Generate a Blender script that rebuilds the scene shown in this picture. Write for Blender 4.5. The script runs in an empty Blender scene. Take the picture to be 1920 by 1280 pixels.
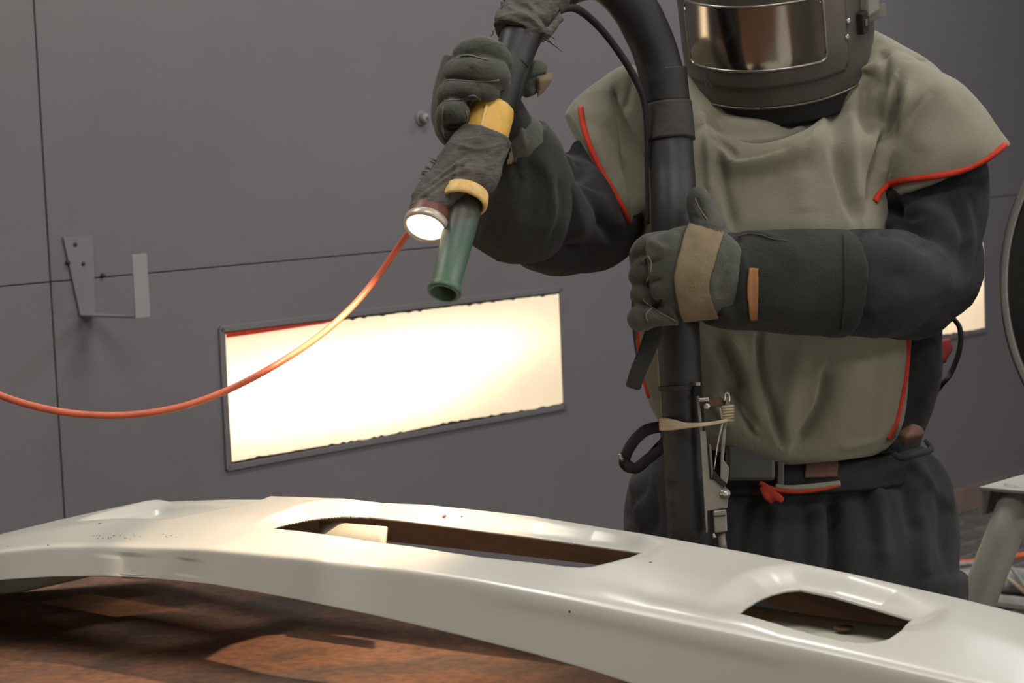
import bpy, bmesh, math, random
import numpy as np
from mathutils import Vector, Matrix, noise
from mathutils.bvhtree import BVHTree
random.seed(4); np.random.seed(4)
S = bpy.context.scene
COL = S.collection
F = 4000.0
EYE = 1.47
TH = math.atan(370/F); RO = math.atan(0.04)
fwd = Vector((0, math.cos(TH), -math.sin(TH)))
r0 = Vector((1, 0, 0)); u0 = Vector((0, math.sin(TH), math.cos(TH)))
rgt = r0*math.cos(RO) - u0*math.sin(RO)
up = r0*math.sin(RO) + u0*math.cos(RO)
CAM = Vector((0, 0, EYE))
# ---------------------------------------------------------------- camera, world, lights
cd = bpy.data.cameras.new('camera'); co = bpy.data.objects.new('camera', cd); COL.objects.link(co)
cd.sensor_width = 36; cd.lens = 36*F/1920; cd.clip_end = 60; cd.clip_start = 0.05
M = Matrix((rgt, up, -fwd)).transposed().to_4x4(); M.translation = CAM
co.matrix_world = M
cd.dof.use_dof = True; cd.dof.focus_distance = 2.85; cd.dof.aperture_fstop = 13
S.camera = co
w = bpy.data.worlds.new('world'); S.world = w; w.use_nodes = True
w.node_tree.nodes['Background'].inputs[0].default_value = (.5, .55, .6, 1)
w.node_tree.nodes['Background'].inputs[1].default_value = 0.02
S.view_settings.view_transform = 'Standard'; S.view_settings.look = 'None'
S.view_settings.gamma = 1; S.view_settings.use_curve_mapping = False
S.view_settings.exposure = 0.0
CEIL = 3.3
WA = Vector((.742*0 + .67, .742, 0)).normalized()      # along the back wall
WN = Vector((WA.y, -WA.x, 0))                          # out of the back wall, into the room
CEIL_POWER = 25; CEIL_COL = (1.0, .965, .90)
FRONT_FILL_POWER = 15; BOX_EMIT = 2.1; LAMP_W = 1.55

def P(px, py, d):
    return CAM + (fwd + rgt*((px-960)/F) + up*((640-py)/F))*d
def PZ(px, py, z):
    v = fwd + rgt*((px-960)/F) + up*((640-py)/F)
    return CAM + v*((z-EYE)/v.z)
def proj(V):
    V = np.asarray(V) - np.array(CAM)
    d = V @ np.array(fwd)
    return 960 + F*(V @ np.array(rgt))/d, 640 - F*(V @ np.array(up))/d, d
W0 = CAM + Vector((0, 0, 0))
_p = P(420, 622, 5.414); WORG = Vector((_p.x, _p.y, 0))
def WP(s, n, z):
    return WORG + WA*s + WN*n + Vector((0, 0, z))

def area(name, loc, size, sizey, power, color, rot):
    l = bpy.data.lights.new(name, 'AREA'); l.shape = 'RECTANGLE'; l.size = size; l.size_y = sizey
    l.energy = power; l.color = color
    o = bpy.data.objects.new(name, l); COL.objects.link(o); o.location = loc; o.rotation_euler = rot
    return o
wang = math.atan2(WA.y, WA.x)
FIX = [(-2.3, 3.3), (0.1, 3.3), (2.5, 3.3), (-2.3, 1.2), (0.1, 1.2), (2.5, 1.2), (-2.3, 5.4), (0.1, 5.4), (2.5, 5.4)]
for s_, n_ in FIX:
    area('added_ceiling_fill', WP(s_, n_, CEIL-.09), 1.25, .28, CEIL_POWER, CEIL_COL if s_ < 1 else (.84, .90, 1.0), (0, 0, wang))  # added fill under the guessed ceiling fixtures, cooler on the right

# ---------------------------------------------------------------- materials
def mat(name, col, rough=.6, metal=0., col2=None, scale=8., bump=0., bscale=60., coat=0., spec=.5, stretch=None, emit=None, sheen=0., lo=.35, hi=.65):
    m = bpy.data.materials.new(name); m.use_nodes = True
    nt = m.node_tree; b = nt.nodes['Principled BSDF']
    b.inputs['Base Color'].default_value = (*col, 1); b.inputs['Roughness'].default_value = rough
    b.inputs['Metallic'].default_value = metal; b.inputs['Coat Weight'].default_value = coat
    b.inputs['Coat Roughness'].default_value = .12
    b.inputs['Specular IOR Level'].default_value = spec
    if sheen: b.inputs['Sheen Weight'].default_value = sheen; b.inputs['Sheen Roughness'].default_value = .6
    tc = nt.nodes.new('ShaderNodeTexCoord'); vec = tc.outputs['Object']
    if stretch:
        mp = nt.nodes.new('ShaderNodeMapping'); mp.inputs['Scale'].default_value = stretch
        nt.links.new(vec, mp.inputs['Vector']); vec = mp.outputs['Vector']
    if col2:
        n = nt.nodes.new('ShaderNodeTexNoise'); n.inputs['Scale'].default_value = scale; n.inputs['Detail'].default_value = 6
        n.inputs['Roughness'].default_value = .62
        nt.links.new(vec, n.inputs['Vector'])
        r = nt.nodes.new('ShaderNodeValToRGB'); r.color_ramp.elements[0].position = lo; r.color_ramp.elements[1].position = hi
        r.color_ramp.elements[0].color = (*col, 1); r.color_ramp.elements[1].color = (*col2, 1)
        nt.links.new(n.outputs['Fac'], r.inputs['Fac']); nt.links.new(r.outputs['Color'], b.inputs['Base Color'])
    if bump:
        n2 = nt.nodes.new('ShaderNodeTexNoise'); n2.inputs['Scale'].default_value = bscale; n2.inputs['Detail'].default_value = 5
        nt.links.new(vec, n2.inputs['Vector'])
        bp = nt.nodes.new('ShaderNodeBump'); bp.inputs['Strength'].default_value = bump; bp.inputs['Distance'].default_value = .004
        nt.links.new(n2.outputs['Fac'], bp.inputs['Height']); nt.links.new(bp.outputs['Normal'], b.inputs['Normal'])
    if emit:
        b.inputs['Emission Color'].default_value = (*emit[0], 1); b.inputs['Emission Strength'].default_value = emit[1]
    return m
m_wall = mat('painted_wall', (.142, .130, .137), .62, 0, (.158, .146, .150), 1.2, .12, 300)
m_joint = mat('wall_joint', (.06, .055, .06), .8)
m_ceil = mat('ceiling_paint', (.42, .42, .42), .9)
m_steel = mat('grating_steel', (.17, .16, .15), .55, .3, (.26, .24, .22), 12, .1)
m_pit = mat('pit_dark', (.025, .025, .025), .9)
m_base = mat('baseboard_rust', (.23, .14, .12), .8, 0, (.16, .12, .11), 9)
m_cape = mat('olive_canvas', (.21, .20, .152), .92, 0, (.185, .175, .128), 3.0, .25, 420, sheen=.12, spec=.15)
m_red = mat('red_piping', (.55, .045, .02), .7, 0, (.42, .03, .015), 40, .1, spec=.2)
m_jack = mat('charcoal_cotton', (.018, .0183, .0205), .95, 0, (.025, .025, .028), 5, .25, 350, sheen=.06, spec=.15)
m_trous = mat('dark_grey_cotton', (.022, .024, .027), .95, 0, (.032, .033, .036), 4, .3, 300, sheen=.06, spec=.15)
m_glove = mat('grey_green_suede', (.048, .052, .043), .85, 0, (.070, .073, .060), 14, .35, 260, sheen=.10, spec=.2)
m_gaunt = mat('dark_suede', (.019, .020, .017), .9, 0, (.030, .031, .026), 9, .35, 240, sheen=.06, spec=.15)
m_tan = mat('tan_suede', (.20, .155, .095), .9, 0, (.155, .12, .075), 18, .3, 250, spec=.2)
m_patch = mat('leather_patch', (.30, .135, .06), .8, 0, (.24, .11, .05), 40, .2, spec=.2)
m_helm = mat('helmet_shell', (.115, .10, .09), .42, .55, (.095, .085, .078), 6, .08, 200)
m_frame = mat('visor_frame_metal', (.30, .27, .24), .3, .8)
m_visor = mat('mirror_visor', (.36, .33, .30), .14, 1., (.30, .27, .24), 5, .02, 20)
m_black = mat('black_rubber', (.012, .012, .012), .65, 0, (.018, .018, .018), 12, .2, 80, spec=.25)
m_hose = mat('hose_rubber', (.009, .009, .009), .52, 0, (.016, .016, .016), 7, .2, 60, spec=.45, stretch=(1, 1, .4))
m_tape = mat('dirty_cloth_tape', (.10, .09, .075), .75, 0, (.055, .05, .045), 22, .5, 90, stretch=(1, 1, 3))
m_yell = mat('yellow_coupling_plastic', (.62, .36, .06), .5, 0, (.38, .23, .06), 26, .15, 90, lo=.45, hi=.75)
m_yell2 = mat('pale_yellow_ring', (.75, .52, .18), .5, 0, (.5, .32, .1), 40)
m_hous = mat('lamp_housing', (.16, .06, .04), .45, 0, (.10, .05, .04), 20)
m_bez = mat('lamp_bezel', (.5, .42, .36), .35, .3)
m_lens = mat('lamp_lens', (1, .95, .85), .3, emit=((1, .84, .62), 3.2))
m_orange = mat('orange_rubber', (.62, .13, .055), .5, 0, (.5, .10, .045), 30, .05)
m_alu = mat('dull_aluminium', (.24, .225, .195), .5, .4, (.19, .175, .15), 25, .1)
m_bolt = mat('zinc_bolt', (.5, .47, .42), .35, .8)
m_brown = mat('brown_leather', (.09, .04, .03), .7, 0, (.13, .06, .045), 20, .3, 200)
m_wax = mat('rubber_band', (.55, .44, .31), .6, 0, (.42, .33, .22), 50, .2, 200)
m_trest = mat('trestle_paint', (.34, .33, .29), .5, 0, (.24, .23, .20), 6, .1)
m_reel = mat('reel_disc', (.05, .05, .046), .5, .3, (.075, .072, .066), 6)
m_rim = mat('reel_rim', (.16, .155, .145), .4, .5)
m_pale = mat('pale_hose', (.33, .34, .31), .6, 0, (.16, .16, .15), 20)
m_skin = mat('skin', (.5, .3, .22), .6)
m_hole = mat('hole_dark', (.006, .006, .006), .9)

def rust_mat():
    m = bpy.data.materials.new('rusty_plate'); m.use_nodes = True
    nt = m.node_tree; b = nt.nodes['Principled BSDF']; N = nt.nodes.new; L = nt.links.new
    tc = N('ShaderNodeTexCoord'); mp = N('ShaderNodeMapping'); mp.inputs['Scale'].default_value = (1, 1, 1)
    L(tc.outputs['Object'], mp.inputs[0])
    n = N('ShaderNodeTexNoise'); n.inputs['Scale'].default_value = 5; n.inputs['Detail'].default_value = 9; n.inputs['Roughness'].default_value = .68
    L(mp.outputs[0], n.inputs['Vector'])
    r = N('ShaderNodeValToRGB'); e = r.color_ramp.elements
    e[0].position = .3; e[0].color = (.062, .034, .02, 1)
    e[1].position = .74; e[1].color = (.56, .18, .062, 1)
    for p, c in ((.42, (.10, .055, .033)), (.52, (.175, .075, .038)), (.62, (.12, .07, .047))):
        x = r.color_ramp.elements.new(p); x.color = (*c, 1)
    L(n.outputs['Fac'], r.inputs['Fac'])
    n2 = N('ShaderNodeTexNoise'); n2.inputs['Scale'].default_value = 60; n2.inputs['Detail'].default_value = 4; L(mp.outputs[0], n2.inputs['Vector'])
    mx = N('ShaderNodeMix'); mx.data_type = 'RGBA'; mx.blend_type = 'MULTIPLY'; mx.inputs['Factor'].default_value = .5
    L(r.outputs['Color'], mx.inputs['A'])
    r2 = N('ShaderNodeValToRGB'); r2.color_ramp.elements[0].position = .35; r2.color_ramp.elements[0].color = (.35, .35, .35, 1); r2.color_ramp.elements[1].position = .6
    L(n2.outputs['Fac'], r2.inputs['Fac']); L(r2.outputs['Color'], mx.inputs['B'])
    L(mx.outputs['Result'], b.inputs['Base Color'])
    b.inputs['Roughness'].default_value = .85
    bp = N('ShaderNodeBump'); bp.inputs['Strength'].default_value = .4; bp.inputs['Distance'].default_value = .002
    L(n2.outputs['Fac'], bp.inputs['Height']); L(bp.outputs['Normal'], b.inputs['Normal'])
    return m
m_rust = rust_mat()

def bumper_mat():
    m = bpy.data.materials.new('off_white_bumper_paint'); m.use_nodes = True
    nt = m.node_tree; b = nt.nodes['Principled BSDF']; N = nt.nodes.new; L = nt.links.new
    tc = N('ShaderNodeTexCoord')
    n = N('ShaderNodeTexNoise'); n.inputs['Scale'].default_value = 3; n.inputs['Detail'].default_value = 4
    L(tc.outputs['Object'], n.inputs['Vector'])
    r = N('ShaderNodeValToRGB'); r.color_ramp.elements[0].color = (.49, .485, .44, 1); r.color_ramp.elements[1].color = (.56, .55, .50, 1)
    L(n.outputs['Fac'], r.inputs['Fac'])
    # small chips and scuffs
    n2 = N('ShaderNodeTexNoise'); n2.inputs['Scale'].default_value = 34; n2.inputs['Detail'].default_value = 3
    L(tc.outputs['Object'], n2.inputs['Vector'])
    r2 = N('ShaderNodeValToRGB'); r2.color_ramp.elements[0].position = .80; r2.color_ramp.elements[1].position = .83
    L(n2.outputs['Fac'], r2.inputs['Fac'])
    mx = N('ShaderNodeMix'); mx.data_type = 'RGBA'; L(r2.outputs['Color'], mx.inputs['Factor'])
    L(r.outputs['Color'], mx.inputs['A']); mx.inputs['B'].default_value = (.2, .1, .06, 1)
    L(mx.outputs['Result'], b.inputs['Base Color'])
    b.inputs['Roughness'].default_value = .33; b.inputs['Coat Weight'].default_value = .5; b.inputs['Coat Roughness'].default_value = .16
    bp = N('ShaderNodeBump'); bp.inputs['Strength'].default_value = .03; bp.inputs['Distance'].default_value = .003
    n3 = N('ShaderNodeTexNoise'); n3.inputs['Scale'].default_value = 120; L(tc.outputs['Object'], n3.inputs['Vector'])
    L(n3.outputs['Fac'], bp.inputs['Height']); L(bp.outputs['Normal'], b.inputs['Normal'])
    return m
m_bump = bumper_mat()
m_bumpback = mat('bumper_back', (.42, .40, .33), .6, 0, (.30, .26, .18), 7)

def box_mat():
    # backlit diffuser: uneven tube glow painted into its emission, weaker towards the rims
    m = bpy.data.materials.new('backlit_diffuser'); m.use_nodes = True
    nt = m.node_tree; b = nt.nodes['Principled BSDF']; N = nt.nodes.new; L = nt.links.new
    tc = N('ShaderNodeTexCoord'); sp = N('ShaderNodeSeparateXYZ'); L(tc.outputs['Object'], sp.inputs[0])
    def mth(op, a, b_):
        x = N('ShaderNodeMath'); x.operation = op
        for i, v in enumerate((a, b_)):
            if isinstance(v, (int, float)): x.inputs[i].default_value = v
            else: L(v, x.inputs[i])
        return x.outputs[0]
    # tube brightness: two long soft ellipses (object x along the box -.65...65, z height -.165...165)
    def blob(cx, cz, rx, rz):
        a = mth('POWER', mth('ABSOLUTE', mth('DIVIDE', mth('SUBTRACT', sp.outputs['X'], cx), rx), 0), 3)
        c = mth('POWER', mth('ABSOLUTE', mth('DIVIDE', mth('SUBTRACT', sp.outputs['Z'], cz), rz), 0), 2)
        return mth('POWER', 2.718, mth('MULTIPLY', mth('ADD', a, c), -1.0))
    t1 = blob(-.12, .035, .58, .075); t2 = blob(-.25, -.07, .5, .07)
    nz = N('ShaderNodeTexNoise'); nz.inputs['Scale'].default_value = 4; nz.inputs['Detail'].default_value = 5; L(tc.outputs['Object'], nz.inputs['Vector'])
    st = mth('ADD', mth('ADD', mth('MULTIPLY', t1, 1.2), mth('MULTIPLY', t2, .8)), mth('ADD', .30, mth('MULTIPLY', nz.outputs['Fac'], .12)))
    L(mth('MULTIPLY', st, BOX_EMIT), b.inputs['Emission Strength'])
    b.inputs['Emission Color'].default_value = (1, .76, .48, 1); b.inputs['Base Color'].default_value = (.3, .28, .24, 1)
    return m
m_box = box_mat()

# ---------------------------------------------------------------- mesh helpers
def mesh_obj(name, V, Fc, m, parent=None, smooth=True):
    me = bpy.data.meshes.new(name); me.from_pydata([tuple(v) for v in V], [], [tuple(f) for f in Fc]); me.update()
    bm = bmesh.new(); bm.from_mesh(me); bmesh.ops.recalc_face_normals(bm, faces=bm.faces); bm.to_mesh(me); bm.free()
    if smooth: me.polygons.foreach_set('use_smooth', [True]*len(me.polygons))
    o = bpy.data.objects.new(name, me); COL.objects.link(o)
    if m: me.materials.append(m)
    if parent: put(o, parent)
    return o
def put(o, parent):
    o.parent = parent
    o.matrix_parent_inverse = Matrix.Translation(parent.location).inverted() @ Matrix.Identity(4) if parent.location.length else Matrix.Identity(4)
def empty(name, loc, label, cat, group=None):
    o = bpy.data.objects.new(name, None); COL.objects.link(o); o.location = loc; o.empty_display_size = .05
    o['label'] = label; o['category'] = cat
    if group: o['group'] = group
    return o
def tag(o, label, cat, group=None):
    o['label'] = label; o['category'] = cat
    if group: o['group'] = group
    return o
def cr(pts, n):
    pts = [np.array(p, float) for p in pts]
    if len(pts) == 2:
        return [pts[0]*(1-t)+pts[1]*t for t in np.linspace(0, 1, n)]
    out = []
    m_ = len(pts)-1
    for k in range(n):
        t = k/(n-1)*m_; i = min(int(t), m_-1); f = t-i
        p0 = pts[i-1] if i > 0 else 2*pts[0]-pts[1]; p1 = pts[i]; p2 = pts[i+1]; p3 = pts[i+2] if i+2 <= m_ else 2*pts[-1]-pts[-2]
        out.append(.5*((2*p1)+(-p0+p2)*f+(2*p0-5*p1+4*p2-p3)*f*f+(-p0+3*p1-3*p2+p3)*f**3))
    return out
def tube_geo(pts, n=24, seg=16, px=True, cap=True, flat=1.0, flatdir=None):
    """pts: (px,py,depth,radius) or (x,y,z,radius)"""
    Q = []
    for p in pts:
        v = P(p[0], p[1], p[2]) if px else Vector(p[:3])
        Q.append((v.x, v.y, v.z, p[3]))
    Q = cr(Q, n)
    V, Fc = [], []
    prev = None; ax = None
    for i in range(n):
        a = Q[max(i-1, 0)][:3]; b = Q[min(i+1, n-1)][:3]
        t = Vector(b-a).normalized()
        if ax is None:
            ax = t.orthogonal().normalized()
            if flatdir is not None:
                fd = Vector(flatdir); ax = (fd - t*fd.dot(t)).normalized()
        else: ax = (ax - t*ax.dot(t)).normalized()
        bx = t.cross(ax)
        c = Vector(Q[i][:3]); r = max(Q[i][3], 1e-4)
        for k in range(seg):
            an = 2*math.pi*k/seg
            V.append(c + ax*(math.cos(an)*r*flat) + bx*(math.sin(an)*r))
    for i in range(n-1):
        for k in range(seg):
            k2 = (k+1) % seg
            Fc.append((i*seg+k, i*seg+k2, (i+1)*seg+k2, (i+1)*seg+k))
    if cap:
        Fc.append(tuple(range(seg))[::-1]); Fc.append(tuple((n-1)*seg+k for k in range(seg)))
    return V, Fc
def tube(name, pts, m, parent=None, **kw):
    V, Fc = tube_geo(pts, **kw); return mesh_obj(name, V, Fc, m, parent)
def loft_geo(rings, seg=40, n=None, power=2.3):
    """rings: (centre Vector, ax1 Vector, ax2 Vector)"""
    R = [np.array([*c, *a, *b], float) for c, a, b in rings]
    if n: R = cr(R, n)
    V, Fc = [], []
    for q in R:
        c, a, b = Vector(q[:3]), Vector(q[3:6]), Vector(q[6:9])
        for k in range(seg):
            an = 2*math.pi*k/seg; cx, sx = math.cos(an), math.sin(an)
            V.append(c + a*(math.copysign(abs(cx)**(2/power), cx)) + b*(math.copysign(abs(sx)**(2/power), sx)))
    m_ = len(R)
    for i in range(m_-1):
        for k in range(seg):
            k2 = (k+1) % seg; Fc.append((i*seg+k, i*seg+k2, (i+1)*seg+k2, (i+1)*seg+k))
    Fc.append(tuple(range(seg))[::-1]); Fc.append(tuple((m_-1)*seg+k for k in range(seg)))
    return V, Fc
def prof_geo(rows, power=2.4, n=40):
    """rows: (y, xl, xr, depth centre, half depth) - horizontal rings"""
    rings = []
    for y, xl, xr, dc, hd in rows:
        c = P((xl+xr)/2, y, dc); rings.append((c, Vector((1, 0, 0))*((xr-xl)/2*dc/F), Vector((0, hd, 0))))
    return loft_geo(rings, 48, n, power)
def ball_geo(c, r, sc=(1, 1, 1), sub=3):
    bm = bmesh.new(); bmesh.ops.create_icosphere(bm, subdivisions=sub, radius=1)
    V = [Vector(c)+Vector((v.co.x*r*sc[0], v.co.y*r*sc[1], v.co.z*r*sc[2])) for v in bm.verts]
    Fc = [tuple(v.index for v in f.verts) for f in bm.faces]; bm.free(); return V, Fc
def hull_geo(pts):
    bm = bmesh.new()
    for p in pts: bm.verts.new(p)
    bmesh.ops.convex_hull(bm, input=bm.verts)
    for v in [v for v in bm.verts if not v.link_faces]: bm.verts.remove(v)
    bm.verts.index_update()
    V = [v.co.copy() for v in bm.verts]; Fc = [tuple(v.index for v in f.verts) for f in bm.faces]; bm.free(); return V, Fc
def disc_pts(c, ax, r, n=20):
    ax = Vector(ax).normalized(); a = ax.orthogonal().normalized(); b = ax.cross(a)
    return [Vector(c)+a*(math.cos(2*math.pi*k/n)*r)+b*(math.sin(2*math.pi*k/n)*r) for k in range(n)]
def fuse(name, geos, vox, m, parent=None, smooth=3, fac=.5):
    V, Fc = [], []
    for g in geos:
        o_ = len(V); V += list(g[0]); Fc += [tuple(i+o_ for i in f) for f in g[1]]
    t = mesh_obj('tmp', V, Fc, None)
    r = t.modifiers.new('r', 'REMESH'); r.mode = 'VOXEL'; r.voxel_size = vox; r.use_smooth_shade = True
    if smooth:
        s = t.modifiers.new('s', 'SMOOTH'); s.factor = fac; s.iterations = smooth
    dg = bpy.context.evaluated_depsgraph_get()
    me = bpy.data.meshes.new_from_object(t.evaluated_get(dg)); me.name = name
    old = t.data; bpy.data.objects.remove(t); bpy.data.meshes.remove(old)
    o = bpy.data.objects.new(name, me); COL.objects.link(o)
    me.materials.clear(); me.materials.append(m)
    me.polygons.foreach_set('use_smooth', [True]*len(me.polygons))
    if parent: put(o, parent)
    return o
def getV(me):
    a = np.empty(len(me.vertices)*3, np.float32); me.vertices.foreach_get('co', a); return a.reshape(-1, 3).astype(float)
def getN(me):
    a = np.empty(len(me.vertices)*3, np.float32); me.vertices.foreach_get('normal', a); return a.reshape(-1, 3).astype(float)
def setV(me, V):
    me.vertices.foreach_set('co', V.astype(np.float32).ravel()); me.update()
def segdist(px, py, poly):
    """distance to a polyline, signed side, running parameter 0..1"""
    poly = np.array(poly, float)
    L = np.hypot(*(poly[1:]-poly[:-1]).T); tot = L.sum(); acc = np.concatenate([[0], np.cumsum(L)])
    best = np.full(px.shape, 1e9); sd = np.zeros(px.shape); tp = np.zeros(px.shape)
    for i in range(len(poly)-1):
        a, b = poly[i], poly[i+1]; d = b-a; l2 = (d**2).sum()
        t = np.clip(((px-a[0])*d[0]+(py-a[1])*d[1])/l2, 0, 1)
        ex, ey = px-(a[0]+t*d[0]), py-(a[1]+t*d[1]); ds = np.hypot(ex, ey)
        k = ds < best
        best[k] = ds[k]; sd[k] = np.sign(d[0]*ey-d[1]*ex)[k]; tp[k] = ((acc[i]+t*L[i])/tot)[k]
    return best, sd, tp
def folds(o, fl, wob=0., wobs=9., front=True):
    """fl: (poly, amplitude m, width px left side, width px right side); a positive amplitude is a ridge"""
    me = o.data; V = getV(me); N_ = getN(me)
    x, y, d = proj(V)
    vd = V-np.array(CAM); vd /= np.linalg.norm(vd, axis=1)[:, None]
    fc = np.clip(-(N_*vd).sum(1)*2.5+.15, 0, 1) if front else np.ones(len(V))
    disp = np.zeros(len(V))
    for f in fl:
        poly, amp, w1 = f[0], f[1], f[2]; w2 = f[3] if len(f) > 3 else w1
        if len(poly) > 2: poly = [tuple(p) for p in cr([(*p, 0) for p in poly], 4*len(poly))]; poly = [(p[0], p[1]) for p in poly]
        xs = [p[0] for p in poly]; ys = [p[1] for p in poly]; mw = 3*max(w1, w2)
        k = np.where((x > min(xs)-mw) & (x < max(xs)+mw) & (y > min(ys)-mw) & (y < max(ys)+mw) & (fc > 0))[0]
        if not len(k): continue
        b, s, t = segdist(x[k], y[k], poly)
        ww = np.where(s > 0, w1, w2)
        end = np.clip(np.minimum(t, 1-t)*5+.25, 0, 1)
        disp[k] += amp*np.exp(-(b/ww)**2)*end*fc[k]
    if wob:
        q = V*wobs
        nz = np.array([noise.fractal(Vector(v), 1.0, 2.0, 3) for v in q[:]]) if len(V) < 400000 else 0
        disp += wob*nz
    setV(me, V+N_*disp[:, None])
def bvh(o):
    me = o.data
    return BVHTree.FromPolygons([v.co.copy() for v in me.vertices], [tuple(p.vertices) for p in me.polygons])
def hit(b, px, py, off=0.):
    v = (fwd + rgt*((px-960)/F) + up*((640-py)/F)).normalized()
    h = b.ray_cast(CAM, v)
    if h[0] is None: return None
    n = h[1]
    if n.dot(v) > 0: n = -n
    return h[0] + n*off, n
def strip_on(name, b, poly, wd, m, parent, th=.004, n=40, off=.0):
    """a strip of piping following the surface under a pixel polyline (width wd metres)"""
    pts = cr([(*p, 0) for p in poly], n) if len(poly) > 2 else cr([(*p, 0) for p in poly], n)
    C, NN = [], []
    for p in pts:
        h = hit(b, p[0], p[1], off)
        if h: C.append(h[0]); NN.append(h[1])
    # smooth out depth jumps
    for it in range(3):
        C = [C[0]]+[(C[i-1]+C[i]*2+C[i+1])/4 for i in range(1, len(C)-1)]+[C[-1]]
        NN = [NN[0]]+[((NN[i-1]+NN[i]*2+NN[i+1])/4).normalized() for i in range(1, len(C)-1)]+[NN[-1]]
    V, Fc = [], []
    for i, c in enumerate(C):
        t = (C[min(i+1, len(C)-1)]-C[max(i-1, 0)]).normalized(); nn = NN[i]; s = t.cross(nn).normalized()
        for k in range(8):
            an = 2*math.pi*k/8
            V.append(c + s*(math.cos(an)*wd/2) + nn*(math.sin(an)*th))
    for i in range(len(C)-1):
        for k in range(8):
            Fc.append((i*8+k, i*8+(k+1) % 8, (i+1)*8+(k+1) % 8, (i+1)*8+k))
    Fc.append(tuple(range(8))); Fc.append(tuple((len(C)-1)*8+k for k in range(8)))
    return mesh_obj(name, V, Fc, m, parent)
def patch_on(name, b, quad, m, parent, nu=20, nv=20, off=.003, th=.003):
    """a cloth patch lying on a surface, corners given as the pixel outline (tl, tr, br, bl) with bowed rows"""
    V, Fc = [], []
    L_, R_ = quad
    A = cr([(*p, 0) for p in L_], nv); B = cr([(*p, 0) for p in R_], nv)
    lastn = None
    for i in range(nv):
        for j in range(nu):
            t = j/(nu-1); x = A[i][0]*(1-t)+B[i][0]*t; y = A[i][1]*(1-t)+B[i][1]*t
            h = hit(b, x, y, off)
            V.append(h[0] if h else None)
    for i, v in enumerate(V):
        if v is None: V[i] = next(q for q in V if q is not None)
    for i in range(nv-1):
        for j in range(nu-1):
            Fc.append((i*nu+j, i*nu+j+1, (i+1)*nu+j+1, (i+1)*nu+j))
    o = mesh_obj(name, V, Fc, m, parent)
    s = o.modifiers.new('s', 'SOLIDIFY'); s.thickness = th; s.offset = 0
    return o
def boxo(name, c, ax, ay, az, m, parent=None, bev=0.0):
    """box with half axis vectors"""
    c = Vector(c); V = [c+ax*i+ay*j+az*k for i in (-1, 1) for j in (-1, 1) for k in (-1, 1)]
    Fc = [(0, 1, 3, 2), (4, 6, 7, 5), (0, 4, 5, 1), (2, 3, 7, 6), (0, 2, 6, 4), (1, 5, 7, 3)]
    o = mesh_obj(name, V, Fc, m, parent, smooth=False)
    if bev:
        b = o.modifiers.new('b', 'BEVEL'); b.width = bev; b.segments = 2
    return o
def lathe(name, base, ax, prof, m, parent=None, seg=40):
    """prof: (distance along ax, radius)"""
    ax = Vector(ax).normalized(); a = ax.orthogonal().normalized(); b = ax.cross(a); base = Vector(base)
    V, Fc = [], []
    for t, r in prof:
        for k in range(seg):
            an = 2*math.pi*k/seg; V.append(base+ax*t+a*(math.cos(an)*r)+b*(math.sin(an)*r))
    for i in range(len(prof)-1):
        for k in range(seg):
            k2 = (k+1) % seg; Fc.append((i*seg+k, i*seg+k2, (i+1)*seg+k2, (i+1)*seg+k))
    if prof[0][1] > 1e-4: Fc.append(tuple(range(seg))[::-1])
    if prof[-1][1] > 1e-4: Fc.append(tuple((len(prof)-1)*seg+k for k in range(seg)))
    return mesh_obj(name, V, Fc, m, parent)
def setcenter(o):
    """move the origin of an unparented mesh object to its own centre"""
    V = getV(o.data); c = V.mean(0); setV(o.data, V-c); o.location = Vector(c)
UP = Vector((0, 0, 1))

# ---------------------------------------------------------------- the room
S0, S1, N1 = -4.6, 6.0, 7.2
def struct(o): o['kind'] = 'structure'; return o
wb = struct(boxo('wall_back', WP((S0+S1)/2, -.09, CEIL/2), WA*((S1-S0)/2), WN*.06, UP*(CEIL/2), m_joint))
struct(boxo('wall_left', WP(S0-.05, N1/2, CEIL/2), WA*.05, WN*(N1/2), UP*(CEIL/2), m_wall))
struct(boxo('wall_right', WP(S1+.05, N1/2, CEIL/2), WA*.05, WN*(N1/2), UP*(CEIL/2), m_wall))
struct(boxo('wall_front', WP((S0+S1)/2, N1+.05, CEIL/2), WA*((S1-S0)/2), WN*.05, UP*(CEIL/2), m_wall))
struct(boxo('ceiling', WP((S0+S1)/2, N1/2, CEIL+.05), WA*((S1-S0)/2), WN*(N1/2), UP*.05, m_ceil))
SEAM = [-.52+2.515*k for k in range(-2, 4)]
edges = [S0]+[s for s in SEAM if S0+.1 < s < S1-.1]+[S1]
for a, b_ in zip(edges[:-1], edges[1:]):
    for z0, z1 in ((0, 1.19), (1.19, CEIL)):
        g = .0022
        p = boxo('wall_panel', WP((a+b_)/2, -.015, (z0+z1)/2), WA*((b_-a)/2-g), WN*.015, UP*((z1-z0)/2-g*.6), m_wall, wb, bev=.0015)
fl = struct(boxo('floor', WP((S0+S1)/2, N1/2, -.09), WA*((S1-S0)/2), WN*(N1/2), UP*.01, m_pit))
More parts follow.
